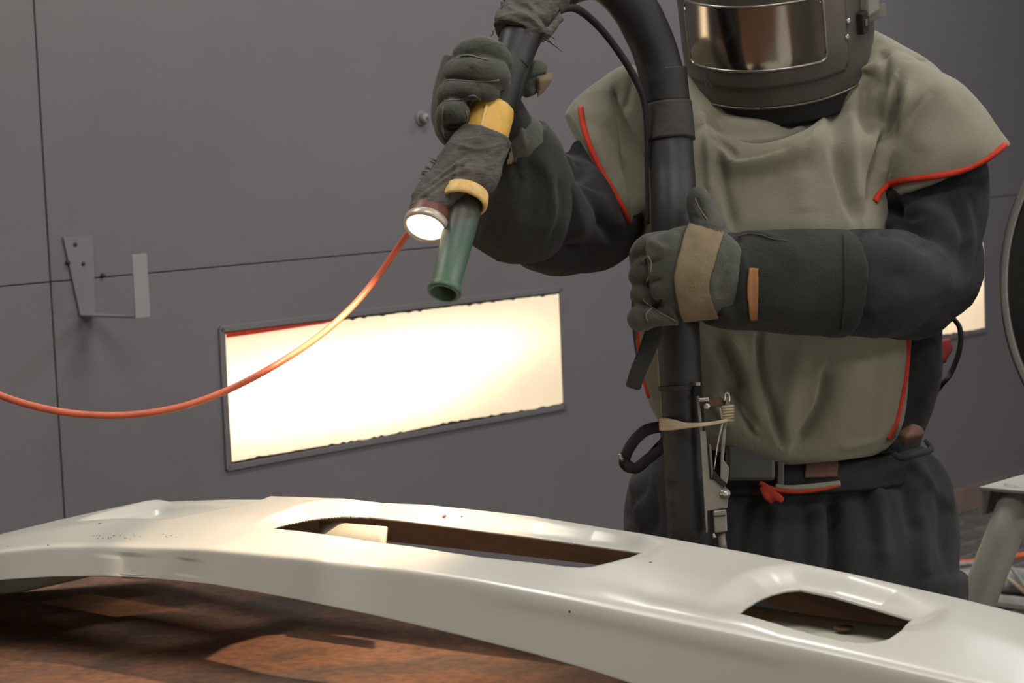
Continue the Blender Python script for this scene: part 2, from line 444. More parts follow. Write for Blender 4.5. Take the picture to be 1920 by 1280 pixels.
# grating: bearing bars run out from the wall, cross bars along it
def bars(name, segs, m, parent, hw, h):
    V, Fc = [], []
    for a, b_ in segs:
        t = (b_-a).normalized(); s = Vector((-t.y, t.x, 0))*hw; o_ = len(V)
        for e in (a, b_):
            for q in (-1, 1):
                for z in (0, -h): V.append(e+s*q+UP*z)
        for f in ((0, 1, 3, 2), (4, 6, 7, 5), (0, 4, 5, 1), (2, 3, 7, 6), (0, 2, 6, 4), (1, 5, 7, 3)): Fc.append(tuple(i+o_ for i in f))
    o = mesh_obj(name, V, Fc, m, parent, smooth=False); o['kind'] = 'stuff'; return o
bars('bearing_bars', [(WP(s, 0.02, 0), WP(s, N1, 0)) for s in np.arange(S0+.02, S1, .033)], m_steel, fl, .0022, .03)
bars('cross_bars', [(WP(S0, n, .0015), WP(S1, n, .0015)) for n in np.arange(.12, N1, .11)], m_steel, fl, .0035, .01)
bars('grating_edge_bars', [(WP(S0, n, .003), WP(S1, n, .003)) for n in np.arange(.6, N1, .6)], m_steel, fl, .012, .03)
struct(boxo('baseboard_back', WP((S0+S1)/2, .012, .045), WA*((S1-S0)/2), WN*.012, UP*.045, m_base))

m_tubeem = mat('added_light_diffuser', (.9, .9, .85), .5, emit=((1, .95, .86), 4))
# guessed ceiling lights, added out of view to bring up the room's brightness
m_fix = mat('fixture_metal', (.5, .5, .5), .5)
for i, (s_, n_) in enumerate(FIX):
    place = ['left', 'middle', 'right'][i % 3]; row = ['over the work table', 'nearest the back wall', 'farthest from the back wall'][i//3]
    e = empty('added_ceiling_light', WP(s_, n_, CEIL), 'unseen ceiling light added to light the room, %s one of the row %s' % (place, row), 'ceiling light', 'added ceiling lights')
    boxo('housing', WP(s_, n_, CEIL-.03), WA*.66, WN*.17, UP*.03, m_fix, e)
    boxo('diffuser', WP(s_, n_, CEIL-.066), WA*.63, WN*.145, UP*.006, m_tubeem, e)

# ---------------------------------------------------------------- wall light boxes
m_gap = mat('box_gap', (.03, .028, .026), .8)
def light_box(s0, label, jag=True):
    L_, z0, z1 = 1.298, .69, 1.02
    e = empty('light_box', WP(s0+L_/2, 0, (z0+z1)/2), label, 'wall light', 'backlit boxes in the back wall')
    # raised frame
    t = .016
    for nm, c, hx, hz in (('frame_rail', WP(s0+L_/2, .004, z1+t/2+.004), L_/2+t, t/2), ('frame_rail', WP(s0+L_/2, .004, z0-t/2-.004), L_/2+t, t/2),
                          ('frame_rail', WP(s0-t/2-.004, .004, (z0+z1)/2), t/2, (z1-z0)/2+t), ('frame_rail', WP(s0+L_+t/2+.004, .004, (z0+z1)/2), t/2, (z1-z0)/2+t)):
        boxo(nm, c, WA*hx, WN*.003, UP*hz, m_wall, e, bev=.0015)
    boxo('backing', WP(s0+L_/2, .001, (z0+z1)/2), WA*(L_/2+.003), WN*.002, UP*((z1-z0)/2+.004), m_gap, e)
    # diffuser with a ragged painted-over outline; its own frame of axes
    rnd = random.Random(int(s0*100)); n = 90; V = []
    for j in range(n+1):
        x = -L_/2+L_*j/n
        V.append((x, 0, -(z1-z0)/2 + rnd.uniform(0, .002) + (.003 if rnd.random() < .2 else 0) + .002*math.sin(x*9)))
        V.append((x, 0, (z1-z0)/2 - rnd.uniform(0, .002) - (.004 if rnd.random() < .2 else 0)))
    Fc = [(2*j, 2*j+2, 2*j+3, 2*j+1) for j in range(n)]
    me = bpy.data.meshes.new('diffuser'); me.from_pydata(V, [], Fc); me.materials.append(m_box)
    o = bpy.data.objects.new('diffuser', me); COL.objects.link(o)
    so = o.modifiers.new('s', 'SOLIDIFY'); so.thickness = .002
    o.parent = e; o.location = WN*.006; o.rotation_euler = (0, 0, wang)
    return e
lb = light_box(0, 'long bright backlit panel in the back wall, behind the nozzle and the orange cord')
V = [WP(.0, .009, 1.020), WP(.42, .009, 1.020), WP(.0, .009, 1.012), WP(.2, .009, 1.013)]
V = [WP(s, n, z) for s, z in ((.0, 1.022), (.42, 1.022), (.33, 1.016), (.1, 1.011), (.0, 1.010)) for n in (.008, .0095)]
mesh_obj('red_tape', V, [(0, 2, 4, 6, 8), (1, 9, 7, 5, 3)]+[(2*i, (2*i+1), (2*i+3) % 10, (2*i+2) % 10) for i in range(5)], m_red, lb, False)
light_box(2.515, 'backlit wall panel half hidden behind the worker, seen at his elbow')
light_box(-2.515, 'backlit wall panel left of the hooked bracket, outside the picture')
for i_, s_ in enumerate((-2.6, -.1, 2.4)):
    # glowing panels added on the unseen front wall to brighten the worker's front
    e_ = empty('light_box', WP(s_, N1, .95), 'added glowing panel, unseen behind the photographer, %s of three' % ['left', 'middle', 'right'][i_], 'wall light', 'added light panels on the front wall')
    boxo('frame', WP(s_, N1-.006, .95), WA*.67, WN*.006, UP*.30, m_wall, e_)
    boxo('diffuser', WP(s_, N1-.015, .95), WA*.64, WN*.004, UP*.27, m_tubeem, e_)
    area('added_front_fill', WP(s_, N1-.03, .95), 1.25, .5, FRONT_FILL_POWER, (1, .93, .82), (math.pi/2, 0, wang))

# wall hook
hk = empty('wall_hook', WP(-.37, 0, 1.0), 'grey bent strap hook with bolt holes screwed to the back wall', 'hook')
def wpix(px, py):
    """point of the wall plane under a pixel"""
    v = fwd + rgt*((px-960)/F) + up*((640-py)/F)
    t = (WORG-CAM).dot(WN)/v.dot(WN); return CAM+v*t
c0, c1, c2, c3 = wpix(116, 444), wpix(172, 441), wpix(176, 590), wpix(148, 590)
T = .004
pl = [c0, c1, c2, c3]
V = [p+WN*.002 for p in pl]+[p+WN*(.002+T) for p in pl]
m_hook = mat('hook_paint', (.16, .15, .165), .55, 0, (.19, .18, .19), 8)
mesh_obj('back_plate', V, [(0, 1, 2, 3), (4, 7, 6, 5), (0, 4, 5, 1), (1, 5, 6, 2), (2, 6, 7, 3), (3, 7, 4, 0)], m_hook, hk, False)
LA = .213; hwid = .0215
ms = (c2+c3)/2
boxo('arm', ms+WN*(LA/2), WA*hwid, WN*(LA/2), UP*.0022, m_hook, hk, bev=.001)
boxo('tip', ms+WN*LA+UP*.072, WA*hwid, WN*.0022, UP*.074, mat('hook_tip_paint', (.27, .25, .26), .5), hk, bev=.001)
for q in ((138, 458), (125, 492), (153, 494), (191, 516)):
    c = wpix(*q); lathe('screw', c+WN*.002, WN, [(0, .0055), (.006, .005), (.007, .003), (.0071, 0)], m_gap, hk, 12)
wb_ = empty('wall_bolt', wpix(789, 222), 'small round bolt with washer standing out of the back wall beside the gloved hand', 'bolt')
lathe('washer', wpix(789, 222), WN, [(0, .022), (.004, .022), (.005, .014)], m_wall, wb_, 24)
lathe('shank', wpix(789, 222), WN, [(0, .0135), (.022, .0135), (.025, .011), (.0251, .0)], mat('bolt_paint', (.21, .2, .2), .4), wb_, 24)
lathe('socket', wpix(789, 222)+WN*.0252, WN, [(0, .004), (.0005, .004), (.0006, 0)], m_gap, wb_, 12)

# ---------------------------------------------------------------- work table
TZ = .80
A_ = PZ(740, 1018, TZ); B_ = Vector((.165, 3.03, TZ))
td = (B_-A_); td.z = 0; td.normalize(); tn = Vector((-td.y, td.x, 0)); tn = -tn if tn.y > 0 else tn   # tn: towards the camera
TC = A_-td*.58
tab = empty('work_table', Vector((TC.x, TC.y, 0)), 'rusty steel plate work table under the white bumper', 'table')
W_ = 1.15
def TP(a, b_, z): return Vector((TC.x, TC.y, 0))+td*a+tn*b_+UP*z
tt = boxo('tabletop', TP(1.4, W_/2, TZ-.008), td*1.4, tn*(W_/2), UP*.008, m_rust, tab, bev=.002)
for a, b_ in ((.06, .05), (2.74, .05), (.06, W_-.06), (2.74, W_-.06)):
    boxo('leg', TP(a, b_, (TZ-.016)/2), td*.03, tn*.03, UP*((TZ-.016)/2), m_rust, tab)
for b_ in (.03, W_-.04): boxo('rail', TP(1.4, b_, TZ-.05), td*1.3, tn*.02, UP*.034, m_rust, tab)

# ---------------------------------------------------------------- bumper
def interp(tab_, x):
    a = np.array(tab_, float); return np.interp(x, a[:, 0], a[:, 1])
def smooth1(y, w):
    k = np.exp(-np.linspace(-2, 2, 2*w+1)**2); k /= k.sum(); yp = np.concatenate([np.full(w, y[0]) + (np.arange(-w, 0))*(y[1]-y[0]), y, np.full(w, y[-1]) + np.arange(1, w+1)*(y[-1]-y[-2])]); return np.convolve(yp, k, 'valid')
NU = 1000
xs = np.linspace(-300, 2450, NU)
dfar = smooth1(interp([(-300, 3.26), (0, 3.28), (300, 3.22), (450, 3.08), (600, 2.95), (1000, 2.76), (1400, 2.58), (1920, 2.34), (2450, 2.1)], xs), 20)
ytop = smooth1(interp([(-300, 1150), (-100, 1050), (0, 1001), (100, 976), (200, 953), (300, 932), (330, 930), (440, 928), (550, 929), (650, 933), (800, 944), (1000, 966), (1240, 1004), (1400, 1033), (1600, 1074), (1800, 1119), (1920, 1149), (2450, 1330)], xs), 5)
wid = smooth1(interp([(-300, .16), (0, .34), (300, .40), (450, .35), (700, .29), (1400, .28), (2450, .28)], xs), 20)
ycr = smooth1(interp([(-300, 1140), (-100, 1062), (0, 1030), (100, 1020), (230, 1019), (400, 1026), (600, 1045), (760, 1062), (900, 1084), (1050, 1112), (1180, 1140), (1300, 1165), (1440, 1193), (1600, 1228), (1920, 1300), (2450, 1440)], xs), 14)
ylow = smooth1(interp([(-300, 1230), (-100, 1118), (0, 1088), (100, 1082), (190, 1081), (260, 1083), (400, 1097), (550, 1124), (700, 1155), (850, 1190), (1000, 1228), (1100, 1257), (1200, 1289), (1500, 1390), (1920, 1540), (2450, 1750)], xs), 8)
ylow = np.maximum(ylow, ycr+20)
zback = smooth1(interp([(-300, .80), (0, .808), (150, .835), (400, .89), (600, .93), (700, .940), (1200, .932), (1400, .91), (1920, .86), (2450, .82)], xs), 20)
Vb = []
rowt = []
K1, K2, K3, K4 = 26, 110, 60, 14
for i, x in enumerate(xs):
    c1 = P(x, ytop[i], dfar[i]); c0 = Vector((c1.x, c1.y, max(min(zback[i], c1.z-.03), TZ+.012)))+ (c1-CAM).normalized()*float(np.interp(x, [-300, 0, 300, 1500, 2450], [.02, .06, .18, .18, .05]))
    dn = dfar[i]-wid[i]
    c4 = P(x, ycr[i], dn); c5 = P(x, ylow[i], dn-.012)
    c5.z = max(c5.z, TZ+.012)
    c6 = c5+Vector((0, .028, .006))
    mid = (c1+c4)/2+UP*.006
    seq = []
    for a, b_, k in ((c0, c1, K1), (c1, mid, K2//2), (mid, c4, K2//2), (c4, c5, K3), (c5, c6, K4)):
        for q in range(k): seq.append(a.lerp(b_, q/k))
    seq.append(c6)
    Vb.append([tuple(v) for v in seq])
Vb = np.array(Vb)           # NU x NV x 3
NV = Vb.shape[1]
def sm_rows(A, a, b_, w):
    """round the section around rows a..b_ with window w"""
    k = np.exp(-np.linspace(-2, 2, 2*w+1)**2); k /= k.sum()
    B = A.copy()
    for c in range(3):
        Y = A[:, :, c]; acc = np.zeros_like(Y[:, a:b_])
        for j, kk in enumerate(k): acc += kk*Y[:, a-w+j:b_-w+j]
        B[:, a:b_, c] = acc
    return B
iC1 = K1; iC4 = K1+K2; iC5 = iC4+K3
Vb = sm_rows(Vb, iC1-9, iC1+10, 5)
Vb = sm_rows(Vb, iC1+20, iC4-20, 16)
Vb = sm_rows(Vb, iC4-22, iC4+22, 14)
Vb = sm_rows(Vb, iC5-4, iC5+5, 4)
gridF = np.array([(i*NV+j, (i+1)*NV+j, (i+1)*NV+j+1, i*NV+j+1) for i in range(NU-1) for j in range(NV-1)])
Vf = Vb.reshape(-1, 3)
sub = [(i, j) for i in range(0, NU, 5) for j in range(0, NV, 2)]
def base_bvh(drop):
    G = Vb[::5, ::2]; n1, n2 = G.shape[:2]
    V = [(p[0], p[1], p[2]-drop) for p in G.reshape(-1, 3)]
    Fq = [(i*n2+j, (i+1)*n2+j, (i+1)*n2+j+1, i*n2+j+1) for i in range(n1-1) for j in range(n2-1)]
    return BVHTree.FromPolygons(V, Fq)
_bv = {}
def on_bump(px, py, drop):
    if drop not in _bv: _bv[drop] = base_bvh(drop)
    v = (fwd + rgt*((px-960)/F) + up*((640-py)/F)).normalized()
    h = _bv[drop].ray_cast(CAM, v)[0]
    return (h.x, h.y) if h else None
def inside(x, y, poly):
    c = np.zeros(x.shape, bool); n = len(poly)
    for i in range(n):
        x1, y1 = poly[i]; x2, y2 = poly[(i+1) % n]
        k = ((y1 > y) != (y2 > y)) & (x < (x2-x1)*(y-y1)/(y2-y1+1e-12)+x1); c ^= k
    return c
def poly_near(x, y, poly, vals):
    best = np.full(x.shape, 1e9); bx = np.zeros(x.shape); by = np.zeros(x.shape); bv = np.zeros(x.shape); n = len(poly)
    for i in range(n):
        a = np.array(poly[i]); b_ = np.array(poly[(i+1) % n]); d = b_-a; t = np.clip(((x-a[0])*d[0]+(y-a[1])*d[1])/((d**2).sum()+1e-12), 0, 1)
        qx, qy = a[0]+t*d[0], a[1]+t*d[1]; ds = np.hypot(x-qx, y-qy); k = ds < best
        best[k] = ds[k]; bx[k] = qx[k]; by[k] = qy[k]; bv[k] = (vals[i]*(1-t)+vals[(i+1) % n]*t)[k]
    return best, bx, by, bv
LP = P(798, 426, 2.715)+((-fwd)*.60+(-up)*.77+(-rgt)*.22).normalized()*.014        # lamp position (see the lamp below)
O1 = [(508, 990, 0.), (535, 982, .011), (580, 973, .017), (640, 967, .018), (700, 969, .018), (800, 981, .018), (900, 994, .018), (1000, 1007, .018), (1100, 1021, .018), (1170, 1031, .016), (1204, 1036, .009), (1180, 1045, 0.), (1145, 1054, 0.), (1110, 1062, 0.), (1090, 1064, 0.), (1050, 1061, 0.), (900, 1044, 0.), (700, 1015, 0.), (600, 1001, 0.)]
O2 = [(1383, 1150, 0.), (1400, 1137, .010), (1450, 1112, .017), (1475, 1106, .018), (1500, 1104, .018), (1560, 1116, .018), (1640, 1139, .018), (1712, 1161, .013), (1690, 1182, 0.), (1668, 1197, 0.), (1640, 1204, 0.), (1600, 1204, 0.), (1540, 1193, 0.), (1450, 1168, 0.)]
holes = []
for O in (O1, O2):
    holes.append(([on_bump(a, b_, c) for a, b_, c in O], [c for _, _, c in O], .030 if O is O1 else .042))
# third opening: where the lamp shines through to the orange patch on the table
LV = []
for q in ((25, 1121), (130, 1104), (312, 1136), (180, 1151)):
    g = PZ(q[0], q[1], TZ); t_ = (g-LP)
    if 0 not in _bv: _bv[0] = base_bvh(0)
    v = _bv[0].ray_cast(LP, t_.normalized())[0]; print('HOLE', q, v); LV.append((v.x, v.y) if v else tuple((LP+t_*((LP.z-.95)/(LP.z-TZ))).xy))
cx_ = sum(p[0] for p in LV)/4; cy_ = sum(p[1] for p in LV)/4
holes.append((LV, [.026]*4, .05))
X, Y, Z = Vf[:, 0].copy(), Vf[:, 1].copy(), Vf[:, 2].copy()
jj = np.tile(np.arange(NV), NU); top = (jj > iC1-2) & (jj < iC4+6)
kill = np.zeros(len(gridF), bool); ctr = Vf[gridF].mean(1)
fj = jj[gridF[:, 0]]; ftop = (fj > iC1-1) & (fj < iC4+5)
for poly, vals, W in holes:
    bb, bx, by, bv = poly_near(X, Y, poly, vals); ins = inside(X, Y, poly)
    s = np.where(ins, 1, np.clip(1-bb/W, 0, 1)); s = s*s*(3-2*s)
    # a fine raised bead just outside the drop
    bead = .0003*np.exp(-((bb-W*1.05)/(W*.25))**2)*np.clip(bv/.012, 0, 1)*(~ins)
    Z = np.where(top, Z-bv*s+bead, Z)
    ki = inside(ctr[:, 0], ctr[:, 1], poly) & ftop
    kill |= ki
    # snap rim vertices on the outline
    vin = np.zeros(len(X), bool); vin[gridF[ki].ravel()] = True
    vout = np.zeros(len(X), bool); vout[gridF[~kill].ravel()] = True
    rim = vin & vout & (bb < .009)
    X[rim] = bx[rim]; Y[rim] = by[rim]
Vf = np.stack([X, Y, Z], 1)
bump = empty('car_bumper', Vector((0, 2.8, TZ)), 'off-white car bumper cover lying across the rusty table', 'bumper')
V3 = Vf
gf = gridF[~kill]
me = bpy.data.meshes.new('shell'); me.from_pydata(V3.tolist(), [], gf.tolist()); me.update()
bm = bmesh.new(); bm.from_mesh(me); bmesh.ops.delete(bm, geom=[v for v in bm.verts if not v.link_faces], context='VERTS'); bmesh.ops.recalc_face_normals(bm, faces=bm.faces); bm.to_mesh(me); bm.free()
me.polygons.foreach_set('use_smooth', [True]*len(me.polygons)); me.materials.append(m_bump); me.materials.append(m_bumpback)
shell = bpy.data.objects.new('shell', me); COL.objects.link(shell); put(shell, bump)
Nn = getN(me)
flip = -1 if Nn[:, 2].mean() < 0 else 1
if flip < 0: me.flip_normals()
folds(shell, [
    ([(238, 1035), (236, 1060), (232, 1085)], -.0022, 16, 40), ([(205, 1040), (200, 1085)], .0015, 26), ([(345, 1045), (340, 1080)], -.0014, 14, 30),
    ([(1075, 1098), (1190, 1124), (1300, 1148), (1450, 1180)], .0022, 12, 16),
    ([(1190, 1110), (1300, 1128), (1375, 1146)], -.002, 16, 18),
    ([(60, 1000), (200, 975), (330, 952), (440, 940)], .002, 6, 6),
    ([(900, 1110), (1100, 1150), (1300, 1195), (1500, 1240)], .0012, 16, 24),
])
so = shell.modifiers.new('s', 'SOLIDIFY'); so.thickness = .0032; so.offset = -1; so.material_offset = 1
sb = bvh(shell)
rc = random.Random(8)
marks = [(187, 981, .0028, m_brown), (410, 933, .0022, m_brown), (1220, 1054, .0022, m_brown), (90, 1022, .0016, m_joint), (14, 1024, .0014, m_joint), (1068, 1146, .0016, m_joint), (833, 968, .003, m_brown), (866, 968, .0015, m_brown)]
marks += [(rc.uniform(172, 330), 1006+rc.gauss(0, 3), rc.uniform(.0006, .0014), m_joint) for _ in range(26)]
for mx_, my_, mr_, mm_ in marks:
    h = hit(sb, mx_, my_, 0)
    if h: lathe('paint_chip', h[0], h[1], [(0, mr_), (.0003, mr_*.9), (.0004, 0)], mm_, bump, 7)
# brackets seen through the openings
def sheet(name, rows, m, parent, th=.002):
    nr, nc = len(rows), len(rows[0]); V = [p for r in rows for p in r]
    Fc = [(i*nc+j, i*nc+j+1, (i+1)*nc+j+1, (i+1)*nc+j) for i in range(nr-1) for j in range(nc-1)]
    o = mesh_obj(name, V, Fc, m, parent); s = o.modifiers.new('s', 'SOLIDIFY'); s.thickness = th; s.offset = 0; return o
def zrow(pts): return [PZ(a, b_, z) if False else P(a, b_, z) for a, b_, z in pts]
sheet('inner_rib', [zrow([(600+14*i, 977+1.2*i, 2.93-.008*i) for i in range(10)]), zrow([(598+14*i, 1000+1.4*i, 2.92-.008*i) for i in range(10)]), zrow([(596+14*i, 1030+1.4*i, 2.91-.008*i) for i in range(10)])], m_bumpback, bump, .004)
rows = []
m_lite = mat('bracket_plastic', (.62, .61, .53), .45, 0, (.52, .51, .43), 8)
for a in range(9):
    row = []
    for b_ in range(17):
        t = b_/16; q = a/8
        px = 1345+t*420; y = 1085+q*150 + t*70
        d = float(np.interp(px, xs, dfar))+.07-q*.30
        p = P(px, y, d); p.z -= .0
        zz = .890+.020*q-.004*math.sin(math.pi*t)-.004*t
        g = P(px, y, d); row.append(Vector((g.x, g.y, zz)))
    rows.append(row)
sheet('lamp_bracket', rows, m_lite, bump, .002)
hb = PZ(1582, 1176, .898)
lathe('bracket_hole', hb-UP*.001, UP, [(0, .012), (.0015, .012), (.002, .010), (.001, .008), (.0011, 0)], m_brown, bump, 24)

# ---------------------------------------------------------------- the worker
who = empty('worker', Vector((P(1470, 600, 3.25).x, P(1470, 600, 3.25).y, 0)), 'person in mirrored blasting helmet, olive cape and dark suit holding a black hose', 'person')
DC = 3.25
# body under the clothing: one continuous figure
def fz(px, d, z): q = P(px, 600, d); return (q.x, q.y, z)
hipL, hipR = Vector(fz(1400, DC, .93)), Vector(fz(1575, DC, .93))
def wt(pts, **k): return tube_geo([(*tuple(p[0]), p[1]) for p in pts], px=False, **k)
body_parts = [prof_geo([(110, 1400, 1520, DC, .05), (160, 1380, 1540, DC, .06), (200, 1270, 1690, DC, .08), (300, 1280, 1690, DC, .10), (500, 1310, 1660, DC, .10), (700, 1330, 1640, DC, .09), (850, 1310, 1670, DC, .10), (960, 1300, 1690, DC, .105), (1030, 1320, 1670, DC, .09)]),
    ball_geo(P(1455, 20, 3.2), .095, (.82, 1.0, 1.22)), ball_geo(P(1440, 30, 3.10), .014, (.8, 1.2, 1.2)), ball_geo(P(1377, 25, 3.2), .02, (.5, 1, 1.4)), ball_geo(P(1533, 25, 3.2), .02, (.5, 1, 1.4)),
    tube_geo([(1280, 230, DC, .06), (1130, 360, 3.12, .052), (1040, 425, 3.04, .045), (990, 320, 2.93, .04), (965, 250, 2.88, .032), (925, 180, 2.84, .03)], n=30),
    tube_geo([(1690, 240, DC, .062), (1760, 400, 3.2, .055), (1765, 540, 3.1, .05), (1560, 530, 3.0, .045), (1400, 525, 2.93, .035), (1290, 525, 2.9, .035)], n=30),
    wt([(hipL, .1), (Vector(fz(1360, DC-.02, .5)), .065), (Vector(fz(1350, DC+.02, .1)), .045), (Vector(fz(1350, DC+.02, .05)), .045)]),
    wt([(hipR, .1), (Vector(fz(1620, DC-.02, .5)), .065), (Vector(fz(1635, DC+.03, .1)), .045), (Vector(fz(1635, DC+.03, .05)), .045)])]
body = fuse('body', body_parts, .011, m_jack, who, 2)

# jacket: torso and both sleeves
jk = [prof_geo([(135, 1350, 1570, DC, .04), (190, 1270, 1690, DC, .055), (240, 1230, 1740, DC, .085), (300, 1215, 1765, DC, .12), (450, 1195, 1768, DC, .125), (600, 1185, 1766, DC, .13), (700, 1200, 1766, DC, .13), (780, 1232, 1745, DC, .125), (845, 1240, 1720, DC, .12), (900, 1240, 1720, DC, .12)]),
      # raised arm (left in the picture)
      tube_geo([(1240, 260, 3.27, .075), (1172, 335, 3.25, .088), (1105, 392, 3.18, .089), (1040, 400, 3.05, .088), (1000, 370, 2.98, .078), (985, 330, 2.94, .064)], n=40, seg=28),
      # arm folded across the chest (right)
      tube_geo([(1700, 240, 3.25, .09), (1745, 340, 3.2, .087), (1737, 440, 3.16, .081), (1718, 530, 3.11, .077), (1675, 533, 3.06, .078), (1620, 532, 3.0, .078), (1540, 530, 2.965, .066), (1440, 527, 2.94, .05)], n=50, seg=28)]
jacket = fuse('jacket', jk, .0045, m_jack, who, 4)
folds(jacket, [
    ([(1000, 275), (1040, 285), (1075, 305), (1110, 330)], -.016, 6, 16), ([(1020, 262), (1060, 268), (1100, 290)], .01, 12),
    ([(1020, 310), (1060, 350), (1080, 400), (1090, 450)], .010, 10, 26), ([(1045, 300), (1090, 340), (1130, 400), (1150, 460)], -.012, 10, 24),
    ([(1090, 320), (1130, 370), (1165, 440)], .010, 16), ([(960, 500), (955, 470), (962, 440)], .004, 8), ([(1000, 440), (1060, 470), (1130, 480)], -.008, 20),
    ([(920, 455), (1000, 490), (1100, 500)], .004, 12), ([(1010, 300), (1035, 340), (1040, 400)], .008, 12), ([(1150, 400), (1110, 450), (1060, 475)], -.006, 14),
    ([(1640, 390), (1700, 370), (1760, 350), (1800, 345)], -.014, 14, 10), ([(1660, 400), (1710, 430), (1750, 470)], -.012, 22, 12), ([(1720, 390), (1770, 420), (1810, 470)], .010, 22),
    ([(1600, 440), (1650, 400), (1690, 385)], -.01, 10, 20), ([(1600, 470), (1680, 470), (1760, 510), (1800, 560)], .006, 26), ([(1590, 600), (1660, 620), (1740, 600), (1800, 560)], -.006, 20),
    ([(1800, 360), (1815, 420), (1820, 480), (1800, 560)], .006, 10), ([(1785, 370), (1800, 430), (1800, 500)], -.006, 10),
    ([(1700, 500), (1640, 560), (1600, 600)], -.005, 18), ([(1720, 680), (1760, 640)], -.006, 8, 14), ([(1725, 760), (1765, 690)], .004, 10),
    ([(1172, 520), (1180, 600), (1195, 680)], -.006, 5), ([(1650, 385), (1690, 400), (1730, 410)], -.012, 6, 12), ([(1610, 430), (1640, 420), (1660, 440)], -.012, 6, 12), ([(1075, 300), (1100, 335), (1140, 360)], -.010, 6, 14)], wob=.006, wobs=9)
# trousers
def hp(z, px): return P(px, 250+(1.47-z)*F/DC, DC)
tr = [prof_geo([(838, 1250, 1722, DC, .125), (870, 1200, 1758, DC, .135), (910, 1180, 1778, DC, .145), (960, 1170, 1790, DC, .15), (1010, 1168, 1797, DC, .155), (1080, 1170, 1796, DC, .155), (1150, 1175, 1795, DC, .15), (1230, 1185, 1795, DC, .14)], n=40),
      wt([(hp(.80, 1345), .135), (hp(.6, 1340), .125), (hp(.4, 1340), .115), (hp(.2, 1345), .11), (hp(.07, 1350), .105)], n=30, seg=30),
      wt([(hp(.80, 1650), .135), (hp(.6, 1655), .125), (hp(.4, 1660), .115), (hp(.2, 1665), .11), (hp(.07, 1670), .105)], n=30, seg=30)]
trous = fuse('trousers', tr, .0055, m_trous, who, 4)
folds(trous, [
    ([(1555, 930), (1562, 1000), (1560, 1120)], -.03, 10, 16), ([(1420, 890), (1400, 960), (1385, 1060)], -.014, 10, 20), ([(1460, 940), (1450, 1000), (1450, 1060)], .008, 12),
    ([(1640, 900), (1650, 960), (1655, 1060)], .012, 16), ([(1680, 880), (1700, 930), (1720, 1010)], -.010, 14), ([(1600, 880), (1630, 960), (1640, 1040)], -.008, 14),
    ([(1740, 860), (1765, 940), (1770, 1060)], -.010, 12), ([(1690, 850), (1740, 900), (1790, 960)], .008, 8, 16), ([(1750, 790), (1770, 850), (1785, 930)], .008, 10),
    ([(1720, 950), (1730, 1000), (1730, 1090)], .010, 14), ([(1185, 880), (1195, 930), (1205, 1000)], .010, 9), ([(1215, 860), (1205, 920), (1180, 960)], -.010, 8),
    ([(1170, 960), (1190, 990), (1175, 1000)], -.008, 10), ([(1225, 900), (1230, 960), (1225, 1000)], -.008, 8), ([(1500, 930), (1510, 1000), (1500, 1080)], -.008, 14),
    ([(1360, 900), (1370, 980)], .008, 12)], wob=.006, wobs=7)
bt = bvh(trous)
# boots
for px in (1350, 1670):
    c = hp(.06, px); V_, F_ = [], []
    fuse('boot', [tube_geo([(c.x, c.y+.02, .16, .05), (c.x, c.y+.02, .08, .052), (c.x, c.y+.01, .045, .045)], px=False), ball_geo((c.x, c.y-.08, .045), .05, (1, 2.3, .9)), tube_geo([(c.x, c.y+.05, .021, .045), (c.x, c.y-.17, .021, .045)], px=False, flat=.46, flatdir=(0, 0, 1))], .006, m_black, who, 2)

# cape: torso front and back plus two flaring shoulder caps
def ring(cx, cy, dc, hx, hy, hd): return (P(cx, cy, dc), (P(cx+hx, cy+hy, dc)-P(cx, cy, dc)), Vector((0, hd, 0)))
cp = [prof_geo([(130, 1330, 1590, 3.2, .05), (165, 1315, 1605, 3.23, .06), (205, 1275, 1650, 3.24, .092), (235, 1245, 1670, 3.23, .12), (270, 1212, 1690, 3.22, .148), (340, 1190, 1665, 3.22, .155), (440, 1178, 1660, 3.22, .165), (560, 1188, 1690, 3.22, .17), (640, 1194, 1704, 3.22, .172), (700, 1204, 1702, 3.22, .17), (760, 1225, 1692, 3.22, .165), (800, 1262, 1682, 3.22, .16), (828, 1330, 1664, 3.22, .152), (840, 1400, 1640, 3.22, .145)], power=2.6, n=60),
      loft_geo([ring(1117, 322, 3.20, 56, 108, .145), ring(1135, 300, 3.20, 56, 112, .145), ring(1175, 265, 3.22, 48, 115, .12), ring(1215, 235, 3.22, 35, 110, .12), ring(1270, 250, 3.23, 16, 82, .11), ring(1340, 272, 3.23, 0, 56, .10)], 48, 30, 4),
      loft_geo([ring(1764, 322, 3.21, 122, -53, .12), ring(1750, 285, 3.21, 113, -48, .125), ring(1725, 225, 3.22, 103, -33, .125), ring(1700, 180, 3.22, 90, -24, .12), ring(1672, 148, 3.23, 70, -18, .11), ring(1635, 122, 3.23, 45, -25, .10), ring(1600, 130, 3.23, 30, -20, .09)], 48, 36, 2.5),
      prof_geo([(60, 1560, 1635, 3.27, .07), (90, 1500, 1690, 3.26, .09), (120, 1440, 1740, 3.26, .10), (170, 1400, 1780, 3.25, .11), (220, 1400, 1770, 3.25, .11)]),
      prof_geo([(140, 1270, 1500, 3.26, .08), (170, 1215, 1500, 3.26, .09), (220, 1190, 1500, 3.25, .1)])]
cape = fuse('cape', cp, .003, m_cape, who, 5)
